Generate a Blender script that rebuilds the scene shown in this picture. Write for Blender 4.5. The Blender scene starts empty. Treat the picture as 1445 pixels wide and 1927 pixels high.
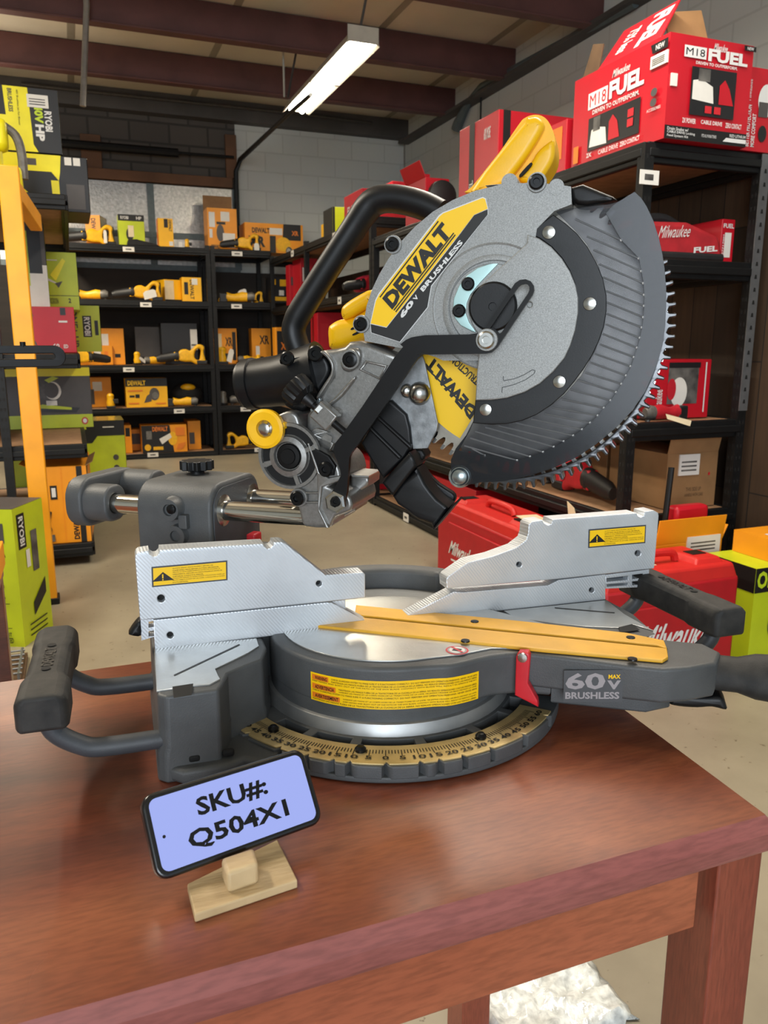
import bpy, bmesh, math, random
from math import sin, cos, pi, radians, tan, atan
from mathutils import Vector as V, Matrix
random.seed(7)
scn = bpy.context.scene
COL = scn.collection
# ------------------------------------------------------------------ camera, world, lamps, exposure
FPX, CX, CY = 1480.0, 722.5, 963.5
PITCH, YAW, CAMZ = atan(313.5/FPX), radians(21.3), 1.167
CAM = V((0, 0, CAMZ))
FWD = V((sin(YAW)*cos(PITCH), cos(YAW)*cos(PITCH), -sin(PITCH)))
RGT = V((cos(YAW), -sin(YAW), 0))
UPV = RGT.cross(FWD)
cd = bpy.data.cameras.new('camera'); cam = bpy.data.objects.new('camera', cd); COL.objects.link(cam)
cd.sensor_fit = 'HORIZONTAL'; cd.sensor_width = 36.0; cd.lens = 36.0*FPX/1445.0; cd.clip_start = 0.02
cam.matrix_world = Matrix((( *[RGT[0], UPV[0], -FWD[0]], CAM[0]), (*[RGT[1], UPV[1], -FWD[1]], CAM[1]),
                           (*[RGT[2], UPV[2], -FWD[2]], CAM[2]), (0, 0, 0, 1)))
cd.dof.use_dof = True; cd.dof.focus_distance = 0.95; cd.dof.aperture_fstop = 20
scn.camera = cam
scn.view_settings.view_transform = 'Standard'; scn.view_settings.look = 'None'
scn.view_settings.exposure = 0.55; scn.view_settings.gamma = 1.0; scn.view_settings.use_curve_mapping = False
w = bpy.data.worlds.new('world'); scn.world = w; w.use_nodes = True
w.node_tree.nodes['Background'].inputs[0].default_value = (0.80, 0.90, 1.0, 1)
w.node_tree.nodes['Background'].inputs[1].default_value = 0.55
LAMP_EMIT = 42.0
def area(name, loc, target, sx, sy, power, col):
    d = bpy.data.lights.new(name, 'AREA'); d.shape = 'RECTANGLE'; d.size = sx; d.size_y = sy
    d.energy = power; d.color = col
    o = bpy.data.objects.new(name, d); COL.objects.link(o); o.location = loc
    o.rotation_euler = (V(target)-V(loc)).to_track_quat('-Z', 'Y').to_euler()
    return o
def tubes(name, x, y, z, l, power, col, up=.35):            # tube lamp facing down, plus an added one facing up to brighten the ceiling
    area(name, (x, y, z), (x, y, 0), 0.25, l, power, col); area(name+'_up', (x, y, z+.03), (x, y, 9), 0.25, l, power*up, col)
area('daylight_door', (-1.6, -3.8, 1.7), (0.3, 1.0, 1.0), 2.8, 2.4, 130, (0.84, 0.92, 1.0))       # open roll-up door behind the viewer
tubes('ceiling_tubes_near', 1.5, 1.9, 3.0, 2.4, 46, (1.0, 0.93, 0.82), .8)     # next tube fixture in the row
tubes('ceiling_tubes_left', -1.3, 2.6, 3.0, 2.4, 75, (1.0, 0.90, 0.74), .2)    # unseen lamp added to brighten the boxes on the left
tubes('ceiling_tubes_far', -0.6, 7.3, 2.9, 1.6, 75, (1.0, 0.88, 0.70), .08)

# ------------------------------------------------------------------ materials
def lin(h):
    h = h.lstrip('#'); r = [int(h[i:i+2], 16)/255 for i in (0, 2, 4)]
    return tuple(c/12.92 if c <= .04045 else ((c+.055)/1.055)**2.4 for c in r)
M = {}
def mat(name, hexc, rough=.5, metal=0., var=.12, vs=25., bump=0., bs=250., coat=0., spec=.5, stretch=None, hex2=None, emit=0.):
    m = bpy.data.materials.new(name); m.use_nodes = True; nt = m.node_tree; N = nt.nodes; L = nt.links
    b = N['Principled BSDF']; c = lin(hexc)
    b.inputs['Roughness'].default_value = rough; b.inputs['Metallic'].default_value = metal
    b.inputs['Specular IOR Level'].default_value = spec
    if coat: b.inputs['Coat Weight'].default_value = coat; b.inputs['Coat Roughness'].default_value = .15
    tc = N.new('ShaderNodeTexCoord'); mp = N.new('ShaderNodeMapping'); L.new(tc.outputs['Object'], mp.inputs[0])
    if stretch: mp.inputs['Scale'].default_value = stretch
    if var > 0 or hex2:
        no = N.new('ShaderNodeTexNoise'); no.inputs['Scale'].default_value = vs; no.inputs['Detail'].default_value = 6
        L.new(mp.outputs[0], no.inputs['Vector'])
        rp = N.new('ShaderNodeValToRGB'); L.new(no.outputs[0], rp.inputs[0])
        d = lin(hex2) if hex2 else tuple(min(1, x*(1+var)) for x in c)
        a = c if hex2 else tuple(x*(1-var) for x in c)
        rp.color_ramp.elements[0].position = .32; rp.color_ramp.elements[0].color = (*a, 1)
        rp.color_ramp.elements[1].position = .68; rp.color_ramp.elements[1].color = (*d, 1)
        L.new(rp.outputs[0], b.inputs['Base Color'])
    else: b.inputs['Base Color'].default_value = (*c, 1)
    if bump:
        n2 = N.new('ShaderNodeTexNoise'); n2.inputs['Scale'].default_value = bs; n2.inputs['Detail'].default_value = 3
        L.new(mp.outputs[0], n2.inputs['Vector'])
        bp = N.new('ShaderNodeBump'); bp.inputs['Strength'].default_value = bump; bp.inputs['Distance'].default_value = .002
        L.new(n2.outputs[0], bp.inputs['Height']); L.new(bp.outputs[0], b.inputs['Normal'])
    if emit:
        b.inputs['Emission Color'].default_value = (*c, 1); b.inputs['Emission Strength'].default_value = emit
    M[name] = m
    return m
# saw
mat('grey_cast', '494b4c', .52, .0, .10, 40, .15, 700)
mat('badge_grey', '484b4e', .5, 0, 0)
mat('grey_dark', '3d4044', .5, 0, .1, 40, .1, 700)
mat('silver_paint', '8f908e', .45, .3, .24, 900, .05, 900)
mat('cast_alu', '8c8b88', .36, .75, .12, 300, .07, 900)
mat('black_plastic', '0d0e10', .42, 0, .25, 60, .03, 700, spec=.35)
mat('black_steel', '0b0b0c', .45, 0, .2, 60, spec=.25)
mat('black_rubber', '191918', .7, 0, .3, 60, .1, 700, hex2='302e2b')
mat('yellow_paint', 'f2b90c', .38, 0, .05, 40, .05, 600)
mat('yellow_kerf', 'd9a32c', .42, 0, .08, 30, .08, 500)
mat('chrome', 'd4d2cb', .10, 1., .03)
mat('zinc', 'a9b4b6', .28, .9, .2, 60)
mat('screw_black', '1a1b1c', .3, .6, .2)
mat('teal_zinc', 'a9c8c6', .35, .6, .05)
mat('dusty_steel', '888b8d', .48, .7, .3, 90, .06, 600)
mat('blade_steel', '9a958b', .34, .85, .15, 60)
mat('carbide', '9c9c9c', .2, 1., .1)
mat('red_plastic', 'c4202c', .35, 0, .08)
mat('brass_plate', 'c7b07c', .40, .55, .15, 40)
mat('white_print', 'd8d8d6', .5, 0, 0)
mat('grey_print', '9a9698', .45, .2, 0)
mat('black_print', '101010', .5, 0, 0)
mat('yellow_print', 'f7c60a', .4, 0, 0)
mat('orange_print', 'e0791c', .45, 0, 0)
mat('red_print', 'c3202b', .45, 0, 0)
mat('green_print', 'b9d020', .45, 0, 0)
mat('steel_bolt', 'b6b6b2', .25, 1., .05)
# room and furniture
mat('rack_black', '101112', .5, .1, .2, 30, spec=.35)
mat('rack_hole', '060606', .8, 0, 0)
mat('rack_grey', '6c6e70', .45, .5, .1, 30)
mat('deck_board', 'a07c5c', .7, 0, .15, 20)
mat('yellow_frame', 'eda019', .42, 0, .08, 8)
mat('cardboard', '8f6b45', .75, 0, .1, 12, .1, 200)
mat('cardboard_dark', '5b442d', .8, 0, .15, 12)
mat('red_box', 'b81022', .42, 0, .05, 6)
mat('red_case', 'ab101b', .48, 0, .06, 20, .1, 400)
mat('red_case_lid', 'c2201b', .5, 0, .06, 20, .1, 400)
mat('orange_box', 'e99514', .48, 0, .06, 8)
mat('yellow_box', 'efb30c', .45, 0, .06, 8)
mat('lime_box', 'b9c71e', .42, 0, .08, 8)
mat('yellow_lime_box', 'ece012', .42, 0, .08, 8)
mat('black_box', '17171a', .42, 0, .1, 8)
mat('dark_grey_box', '4a4645', .5, 0, .1, 8)
mat('grey_photo', '6d6a66', .5, 0, .6, 14, hex2='2c2b2b')
mat('warm_photo', '9c2415', .5, 0, .5, 9, hex2='e8a028')
mat('tape', '8d7b3c', .15, 0, .3, 30)
mat('sticker', 'dcd9d2', .55, 0, .03)
mat('tag_paper', 'd9c9a6', .6, 0, .05)
mat('tool_yellow', 'eab012', .42, 0, .1, 40)
mat('tool_black', '1a1a1b', .5, 0, .2, 40)
mat('tool_red', 'b81e2b', .42, 0, .1, 40)
mat('tool_grey', '6f6c66', .4, .3, .2, 40)
mat('bag_black', '141416', .8, 0, .3, 30, .4, 60)
mat('bag_red', 'a81a24', .75, 0, .15, 20, .3, 60)
mat('pink_wrap', 'b02846', .25, 0, .25, 20)
mat('foil_bag', 'cfd0cf', .25, .9, .3, 14, .8, 40)
mat('lamp_metal', 'b9b5a8', .45, .3, .05)
mat('conduit', '4a4744', .5, .4, .15)
mat('pipe_light', '8b8780', .5, .4, .1)
mat('beam_maroon', '5a3835', .6, .1, .2, 4)
mat('ceiling_panel', 'c9c0ae', .8, 0, .1, 1.2, .3, 8)
mat('seam', '8f8778', .8, 0, .1, 3)
mat('eave_dark', '4b4846', .7, 0, .2, 3)
mat('wall_brown', '6b4a33', .75, 0, .25, 3)
mat('frame_slate', '5f6a6c', .5, .3, .1)
mat('stand_wood', 'cdb388', .6, 0, .3, 14, .35, 60, stretch=(1, 6, 1), hex2='a98f66')
mat('phone_body', '0d0e11', .25, 0, .1, 40, coat=.3)
mat('phone_screen', 'a3b1f5', .15, 0, 0, emit=.62)
mat('phone_text', '05060a', .3, 0, 0)
mat('bubble', 'd6dad8', .12, 0, .3, 60, .9, 55)
mat('smoke_band_base', '2b2d30', .3)
mat('clear_edge', '4a4b4d', .12, .55, .3, 80)
mat('tube_light', 'fff6e2', .4, 0, 0, emit=LAMP_EMIT)
def nodes_of(m): return m.node_tree.nodes, m.node_tree.links
# machined aluminium: fine diagonal tool marks
m = mat('machined', 'd3d8dd', .42, .65, .07, 18)
N, L = nodes_of(m); b = N['Principled BSDF']; tc = N['Texture Coordinate']
wv = N.new('ShaderNodeTexWave'); wv.inputs['Scale'].default_value = 105; wv.inputs['Distortion'].default_value = .4
mp2 = N.new('ShaderNodeMapping'); mp2.inputs['Rotation'].default_value = (0, radians(38), 0); L.new(tc.outputs['Object'], mp2.inputs[0]); L.new(mp2.outputs[0], wv.inputs['Vector'])
bp = N.new('ShaderNodeBump'); bp.inputs['Strength'].default_value = .22; bp.inputs['Distance'].default_value = .0015
L.new(wv.outputs[1], bp.inputs['Height']); L.new(bp.outputs[0], b.inputs['Normal'])
mat('lip_alu', 'a3a4a3', .46, .8, .12, 30)
mat('machined_top', 'b9bab8', .30, .8, .08, 30, .06, 300)
# smoked clear guard
m = bpy.data.materials.new('clear_guard'); m.use_nodes = True; M['clear_guard'] = m; N, L = nodes_of(m)
b = N['Principled BSDF']; b.inputs['Base Color'].default_value = (.03, .032, .036, 1); b.inputs['Roughness'].default_value = .12; b.inputs['Specular IOR Level'].default_value = .4
tr = N.new('ShaderNodeBsdfTransparent'); tr.inputs[0].default_value = (.80, .81, .84, 1)
mx = N.new('ShaderNodeMixShader'); lw = N.new('ShaderNodeLayerWeight'); lw.inputs[0].default_value = .35
ma = N.new('ShaderNodeMath'); ma.operation = 'MULTIPLY_ADD'; ma.inputs[1].default_value = .6; ma.inputs[2].default_value = .17
L.new(lw.outputs['Facing'], ma.inputs[0]); L.new(ma.outputs[0], mx.inputs[0]); L.new(tr.outputs[0], mx.inputs[1]); L.new(b.outputs[0], mx.inputs[2])
L.new(mx.outputs[0], N['Material Output'].inputs[0])
m = m.copy(); m.name = 'smoke_band'; M['smoke_band'] = m
for nd in m.node_tree.nodes:
    if nd.type == 'MATH': nd.inputs[1].default_value = .3; nd.inputs[2].default_value = .62
    if nd.type == 'BSDF_PRINCIPLED': nd.inputs['Base Color'].default_value = (.022, .024, .027, 1); nd.inputs['Roughness'].default_value = .16; nd.inputs['Specular IOR Level'].default_value = .35
b = M['phone_screen'].node_tree.nodes['Principled BSDF']; b.inputs['Base Color'].default_value = (.01, .01, .012, 1); b.inputs['Emission Strength'].default_value = .66
# cherry table wood
def wood(name, c1, c2, c3, rough, axis=(1, 6, 6), coat=.25):
    m = bpy.data.materials.new(name); m.use_nodes = True; M[name] = m; N, L = nodes_of(m); b = N['Principled BSDF']
    tc = N.new('ShaderNodeTexCoord'); mp = N.new('ShaderNodeMapping'); mp.inputs['Scale'].default_value = axis; L.new(tc.outputs['Object'], mp.inputs[0])
    n1 = N.new('ShaderNodeTexNoise'); n1.inputs['Scale'].default_value = 1.5; n1.inputs['Detail'].default_value = 8; n1.inputs['Distortion'].default_value = .6; L.new(mp.outputs[0], n1.inputs['Vector'])
    r1 = N.new('ShaderNodeValToRGB'); L.new(n1.outputs[0], r1.inputs[0]); e = r1.color_ramp.elements
    e[0].position = .3; e[0].color = (*lin(c1), 1); e[1].position = .72; e[1].color = (*lin(c3), 1)
    k = e.new(.5); k.color = (*lin(c2), 1)
    n2 = N.new('ShaderNodeTexNoise'); n2.inputs['Scale'].default_value = 48; n2.inputs['Detail'].default_value = 8; L.new(mp.outputs[0], n2.inputs['Vector'])
    mxc = N.new('ShaderNodeMix'); mxc.data_type = 'RGBA'; mxc.blend_type = 'MULTIPLY'; mxc.inputs[0].default_value = .5
    r2 = N.new('ShaderNodeValToRGB'); L.new(n2.outputs[0], r2.inputs[0]); r2.color_ramp.elements[0].position = .35; r2.color_ramp.elements[0].color = (.5, .5, .5, 1); r2.color_ramp.elements[1].position = .6
    L.new(r1.outputs[0], mxc.inputs[6]); L.new(r2.outputs[0], mxc.inputs[7]); L.new(mxc.outputs[2], b.inputs['Base Color'])
    n3 = N.new('ShaderNodeTexNoise'); n3.inputs['Scale'].default_value = 5; L.new(tc.outputs['Object'], n3.inputs['Vector'])
    mr = N.new('ShaderNodeMapRange'); mr.inputs[3].default_value = rough-.08; mr.inputs[4].default_value = rough+.14; L.new(n3.outputs[0], mr.inputs[0]); L.new(mr.outputs[0], b.inputs['Roughness'])
    b.inputs['Coat Weight'].default_value = coat; b.inputs['Coat Roughness'].default_value = .3
wood('cherry_top', '4c251c', '763d28', '98593a', .28)
wood('cherry_side', '8e4830', 'a05538', 'ae6444', .38)
wood('cherry_edge', '7c403b', '8f504b', 'a0605a', .36)
wood('cherry_leg', '7a3426', '88402e', '954c38', .4, (9, 9, 1))
# polished concrete
m = bpy.data.materials.new('concrete'); m.use_nodes = True; M['concrete'] = m; N, L = nodes_of(m); b = N['Principled BSDF']
tc = N.new('ShaderNodeTexCoord'); n1 = N.new('ShaderNodeTexNoise'); n1.inputs['Scale'].default_value = 1.4; n1.inputs['Detail'].default_value = 9; n1.inputs['Roughness'].default_value = .62; L.new(tc.outputs['Object'], n1.inputs['Vector'])
r1 = N.new('ShaderNodeValToRGB'); L.new(n1.outputs[0], r1.inputs[0]); e = r1.color_ramp.elements
e[0].position = .3; e[0].color = (*lin('7f7664'), 1); e[1].position = .72; e[1].color = (*lin('9f9580'), 1)
n2 = N.new('ShaderNodeTexNoise'); n2.inputs['Scale'].default_value = 38; n2.inputs['Detail'].default_value = 4; L.new(tc.outputs['Object'], n2.inputs['Vector'])
r2 = N.new('ShaderNodeValToRGB'); L.new(n2.outputs[0], r2.inputs[0]); r2.color_ramp.elements[0].position = .29; r2.color_ramp.elements[0].color = (.35, .27, .22, 1); r2.color_ramp.elements[1].position = .34
mxc = N.new('ShaderNodeMix'); mxc.data_type = 'RGBA'; mxc.blend_type = 'MULTIPLY'; mxc.inputs[0].default_value = .8
L.new(r1.outputs[0], mxc.inputs[6]); L.new(r2.outputs[0], mxc.inputs[7]); L.new(mxc.outputs[2], b.inputs['Base Color']); b.inputs['Roughness'].default_value = .42
# block walls, foil panels, plank partition
def block(name, c1, c2, mortar, sx=1.0, rough=.8, bumpy=.5, msize=.012):
    m = bpy.data.materials.new(name); m.use_nodes = True; M[name] = m; N, L = nodes_of(m); b = N['Principled BSDF']; b.inputs['Roughness'].default_value = rough
    tc = N.new('ShaderNodeTexCoord'); sp = N.new('ShaderNodeSeparateXYZ'); cb = N.new('ShaderNodeCombineXYZ'); ad = N.new('ShaderNodeMath'); ad.operation = 'ADD'
    L.new(tc.outputs['Object'], sp.inputs[0]); L.new(sp.outputs[0], ad.inputs[0]); L.new(sp.outputs[1], ad.inputs[1]); L.new(ad.outputs[0], cb.inputs[0]); L.new(sp.outputs[2], cb.inputs[1])
    br = N.new('ShaderNodeTexBrick'); br.inputs['Scale'].default_value = 1.0; br.inputs['Brick Width'].default_value = .41; br.inputs['Row Height'].default_value = .205; br.inputs['Mortar Size'].default_value = msize
    br.inputs[1].default_value = (*lin(c1), 1); br.inputs[2].default_value = (*lin(c2), 1); br.inputs[3].default_value = (*lin(mortar), 1)
    L.new(cb.outputs[0], br.inputs['Vector']); L.new(br.outputs[0], b.inputs['Base Color'])
    bp = N.new('ShaderNodeBump'); bp.inputs['Strength'].default_value = bumpy; bp.inputs['Distance'].default_value = .01; bp.invert = True
    L.new(br.outputs[1], bp.inputs['Height']); L.new(bp.outputs[0], b.inputs['Normal'])
block('block_dark', '57514b', '4c4641', '3a3632')
mat('back_board', '1f1915', .75, 0, .3, 3, stretch=(.5, 1, 6))
block('block_white', 'c6c9c4', 'c2c5c1', 'b8bbb6', bumpy=.3, msize=.008)
mat('foil', 'b3b1ac', .34, .75, .2, 30, .9, 45)
m = bpy.data.materials.new('planks'); m.use_nodes = True; M['planks'] = m; N, L = nodes_of(m); b = N['Principled BSDF']; b.inputs['Roughness'].default_value = .7
tc = N.new('ShaderNodeTexCoord'); sp = N.new('ShaderNodeSeparateXYZ'); cb = N.new('ShaderNodeCombineXYZ'); L.new(tc.outputs['Object'], sp.inputs[0]); L.new(sp.outputs[2], cb.inputs[0])
ad = N.new('ShaderNodeMath'); ad.operation = 'ADD'; L.new(sp.outputs[0], ad.inputs[0]); L.new(sp.outputs[1], ad.inputs[1]); L.new(ad.outputs[0], cb.inputs[1])
br = N.new('ShaderNodeTexBrick'); br.inputs['Scale'].default_value = 1; br.inputs['Brick Width'].default_value = 1.1; br.inputs['Row Height'].default_value = .14; br.inputs['Mortar Size'].default_value = .003
br.inputs[1].default_value = (*lin('2f2317'), 1); br.inputs[2].default_value = (*lin('533c28'), 1); br.inputs[3].default_value = (*lin('1c1510'), 1); L.new(cb.outputs[0], br.inputs['Vector'])
nz = N.new('ShaderNodeTexNoise'); nz.inputs['Scale'].default_value = 9; mpp = N.new('ShaderNodeMapping'); mpp.inputs['Scale'].default_value = (6, 6, .6); L.new(tc.outputs['Object'], mpp.inputs[0]); L.new(mpp.outputs[0], nz.inputs['Vector'])
mxc = N.new('ShaderNodeMix'); mxc.data_type = 'RGBA'; mxc.blend_type = 'MULTIPLY'; mxc.inputs[0].default_value = .5
L.new(br.outputs[0], mxc.inputs[6]); L.new(nz.outputs[0], mxc.inputs[7]); L.new(mxc.outputs[2], b.inputs['Base Color'])

# ------------------------------------------------------------------ helpers
def ray(x, y): return FWD + RGT*((x-CX)/FPX) + UPV*((CY-y)/FPX)
def on(x, y, P, n):                      # the point of a plane that a pixel looks at
    r = ray(x, y); n = V(n); return CAM + r*(((V(P)-CAM).dot(n))/r.dot(n))
def atZ(x, y, z): return on(x, y, (0, 0, z), (0, 0, 1))
def atY(x, y, v): return on(x, y, (0, v, 0), (0, 1, 0))
def atX(x, y, v): return on(x, y, (v, 0, 0), (1, 0, 0))
ZM = {1: (440, 340, 2.89), 2: (780, 200, 2.779), 3: (780, 560, 2.779), 4: (440, 640, 3.141), 5: (120, 840, 2.408), 6: (20, 1160, 2.676), 7: (420, 1160, 2.125), 8: (720, 940, 1.993)}
def k(n, *pts): a, b_, s = ZM[n]; return [(a+x/s, b_+y/s) for x, y in pts]   # crop coordinates to photo pixels
class Frame:
    def __init__(s, O, U, W): s.O = V(O); s.U = V(U).normalized(); s.W = V(W).normalized(); s.N = s.U.cross(s.W)
    def p(s, u, w_, n=0): return s.O + s.U*u + s.W*w_ + s.N*n
    def px(s, pts, n=0):
        out = []
        for x, y in pts:
            d = on(x, y, s.O+s.N*n, s.N)-s.O; out.append((d.dot(s.U), d.dot(s.W)))
        return out
def smooth(pts, n=4, closed=False):      # Catmull-Rom through the points
    P = [V((*p, 0)) if len(p) == 2 else V(p) for p in pts]; out = []; c = len(P)
    rng = range(c if closed else c-1)
    for i in rng:
        g = lambda j: P[j % c] if closed else P[max(0, min(c-1, j))]
        a, b_, d, e_ = g(i-1), g(i), g(i+1), g(i+2)
        for t in range(n):
            t /= n
            out.append(.5*((2*b_)+(d-a)*t+(2*a-5*b_+4*d-e_)*t*t+(3*b_-a-3*d+e_)*t**3))
    if not closed: out.append(P[-1])
    return [tuple(q[:len(pts[0])]) for q in out]
def circ(cx, cy, r, n=24, a0=0, a1=2*pi): 
    full = abs(a1-a0-2*pi) < 1e-6
    return [(cx+r*cos(a0+(a1-a0)*i/(n if full else n-1)), cy+r*sin(a0+(a1-a0)*i/(n if full else n-1))) for i in range(n)]
def rrect(x0, y0, x1, y1, r, n=5):
    o = []
    for cx, cy, a in ((x1-r, y1-r, 0), (x0+r, y1-r, pi/2), (x0+r, y0+r, pi), (x1-r, y0+r, 3*pi/2)): o += circ(cx, cy, r, n, a, a+pi/2)
    return o
def finish(o, mats, parent, label=None, bevel=0, smooth_angle=35, seg=2, wn=False):
    for m_ in mats: o.data.materials.append(M[m_])
    COL.objects.link(o)
    if parent is not None:
        o.parent = parent; o.matrix_parent_inverse = WORLD(parent).inverted()
    if label: o['label'] = label
    for p in o.data.polygons: p.use_smooth = True
    o.data.set_sharp_from_angle(angle=radians(smooth_angle))
    wn_ = None
    if bevel:
        b_ = o.modifiers.new('bevel', 'BEVEL'); b_.width = bevel; b_.segments = seg; b_.limit_method = 'ANGLE'; b_.angle_limit = radians(40); b_.use_clamp_overlap = True
    if wn or bevel: q_ = o.modifiers.new('normals', 'WEIGHTED_NORMAL'); q_.keep_sharp = True; q_.weight = 80
    return o
def WORLD(o): return o.matrix_basis.copy() if o.parent is None else WORLD(o.parent) @ o.matrix_parent_inverse @ o.matrix_basis
TXT = {}
def glyphs(s, bold=0.0):
    key = (s, bold)
    if key not in TXT:
        c = bpy.data.curves.new('t', 'FONT'); c.body = s; c.size = 1; c.offset = bold; c.resolution_u = 2; c.fill_mode = 'FRONT'
        o = bpy.data.objects.new('t', c); COL.objects.link(o); dg = bpy.context.evaluated_depsgraph_get()
        me = bpy.data.meshes.new_from_object(o.evaluated_get(dg)); 
        vs = [(v.co.x, v.co.y) for v in me.vertices]; fs = [tuple(p.vertices) for p in me.polygons]
        x0 = min(v[0] for v in vs); x1 = max(v[0] for v in vs); y0 = min(v[1] for v in vs); y1 = max(v[1] for v in vs)
        vs = [((a-x0)/(x1-x0), (b_-y0)/(y1-y0)) for a, b_ in vs]
        TXT[key] = (vs, fs); bpy.data.objects.remove(o); bpy.data.curves.remove(c); bpy.data.meshes.remove(me)
    return TXT[key]
class MB:
    def __init__(s): s.v = []; s.f = []; s.m = []; s.mats = []
    def mi(s, m_):
        if m_ not in s.mats: s.mats.append(m_)
        return s.mats.index(m_)
    def add(s, vs, fs, m_):
        b_ = len(s.v); s.v += [tuple(v) for v in vs]; i = s.mi(m_)
        for f in fs: s.f.append(tuple(b_+q for q in f)); s.m.append(i)
    def box(s, c, d, m_, R=None, taper=None):
        hx, hy, hz = d[0]/2, d[1]/2, d[2]/2; R = R or Matrix.Identity(3); c = V(c)
        vs = []
        for z in (-1, 1):
            t = 1 if (taper is None or z < 0) else taper
            for x, y in ((-1, -1), (1, -1), (1, 1), (-1, 1)): vs.append(c + R @ V((x*hx*t, y*hy*t, z*hz)))
        s.add(vs, [(3, 2, 1, 0), (4, 5, 6, 7), (0, 1, 5, 4), (1, 2, 6, 5), (2, 3, 7, 6), (3, 0, 4, 7)], m_)
    def b2(s, x0, x1, y0, y1, z0, z1, m_): s.box(((x0+x1)/2, (y0+y1)/2, (z0+z1)/2), (x1-x0, y1-y0, z1-z0), m_)
    def lathe(s, p0, ax, prof, m_, n=20, caps=True):
        ax = V(ax).normalized(); p0 = V(p0); a = ax.orthogonal().normalized(); b_ = ax.cross(a); vs = []; fs = []
        for r, h in prof:
            for i in range(n): t = 2*pi*i/n; vs.append(p0+ax*h+(a*cos(t)+b_*sin(t))*r)
        K = len(prof)
        for j in range(K-1):
            for i in range(n): fs.append((j*n+i, j*n+(i+1) % n, (j+1)*n+(i+1) % n, (j+1)*n+i))
        if caps: fs.append(tuple(reversed(range(n)))); fs.append(tuple((K-1)*n+i for i in range(n)))
        s.add(vs, fs, m_)
    def cyl(s, p0, p1, r, m_, r1=None, n=20):
        d = V(p1)-V(p0); s.lathe(p0, d, [(r, 0), (r if r1 is None else r1, d.length)], m_, n)
    def tube(s, path, r, m_, n=14, sx=1.0):
        P = [V(p) for p in path]; vs = []; fs = []; K = len(P); rs = r if isinstance(r, (list, tuple)) else [r]*K
        up = None
        for i in range(K):
            t = (P[min(i+1, K-1)]-P[max(i-1, 0)]).normalized()
            if up is None: up = t.orthogonal().normalized()
            up = (up - t*up.dot(t)).normalized(); q = t.cross(up)
            for j in range(n): a = 2*pi*j/n; vs.append(P[i]+(up*cos(a)*sx+q*sin(a))*rs[i])
        for i in range(K-1):
            for j in range(n): fs.append((i*n+j, i*n+(j+1) % n, (i+1)*n+(j+1) % n, (i+1)*n+j))
        fs.append(tuple(reversed(range(n)))); fs.append(tuple((K-1)*n+j for j in range(n)))
        s.add(vs, fs, m_)
    def ell(s, c, r, m_, n=16, k_=10, R=None):
        c = V(c); R = R or Matrix.Identity(3); vs = [c+R @ V((0, 0, -r[2]))]; fs = []
        for i in range(1, k_):
            t = -pi/2+pi*i/k_
            for j in range(n): a = 2*pi*j/n; vs.append(c+R @ V((r[0]*cos(t)*cos(a), r[1]*cos(t)*sin(a), r[2]*sin(t))))
        vs.append(c+R @ V((0, 0, r[2]))); e_ = len(vs)-1
        for j in range(n): fs.append((0, 1+(j+1) % n, 1+j)); fs.append((e_, e_-n+j, e_-n+(j+1) % n))
        for i in range(k_-2):
            for j in range(n): a = 1+i*n; fs.append((a+j, a+(j+1) % n, a+n+(j+1) % n, a+n+j))
        s.add(vs, fs, m_)
    def quad(s, a, b_, c, d, m_): s.add([a, b_, c, d], [(0, 1, 2, 3)], m_)
    def prism(s, P, Q, m_):               # two matching loops of points
        n = len(P); s.add(list(P)+list(Q), [tuple(range(n)), tuple(reversed(range(n, 2*n)))]+[(i, n+i, n+(i+1) % n, (i+1) % n) for i in range(n)], m_)
    def text(s, t, O, U, W, m_, bold=0.012, lift=.0004, italic=0):
        O, U, W = V(O), V(U), V(W); n = U.cross(W).normalized()*lift; vs, fs = glyphs(t, bold)
        s.add([O+U*(x+italic*y)+W*y+n for x, y in vs], fs, m_)
    def poly(s, pts, m_): s.add(pts, [tuple(range(len(pts)))], m_)
    def build(s, name, parent=None, label=None, bevel=0, ang=35, seg=2):
        me = bpy.data.meshes.new(name); me.from_pydata(s.v, [], s.f); me.validate(); me.update()
        o = bpy.data.objects.new(name, me); finish(o, s.mats, parent, label, bevel, ang, seg)
        if len(me.polygons) == len(s.m): me.polygons.foreach_set('material_index', s.m)
        return o
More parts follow.
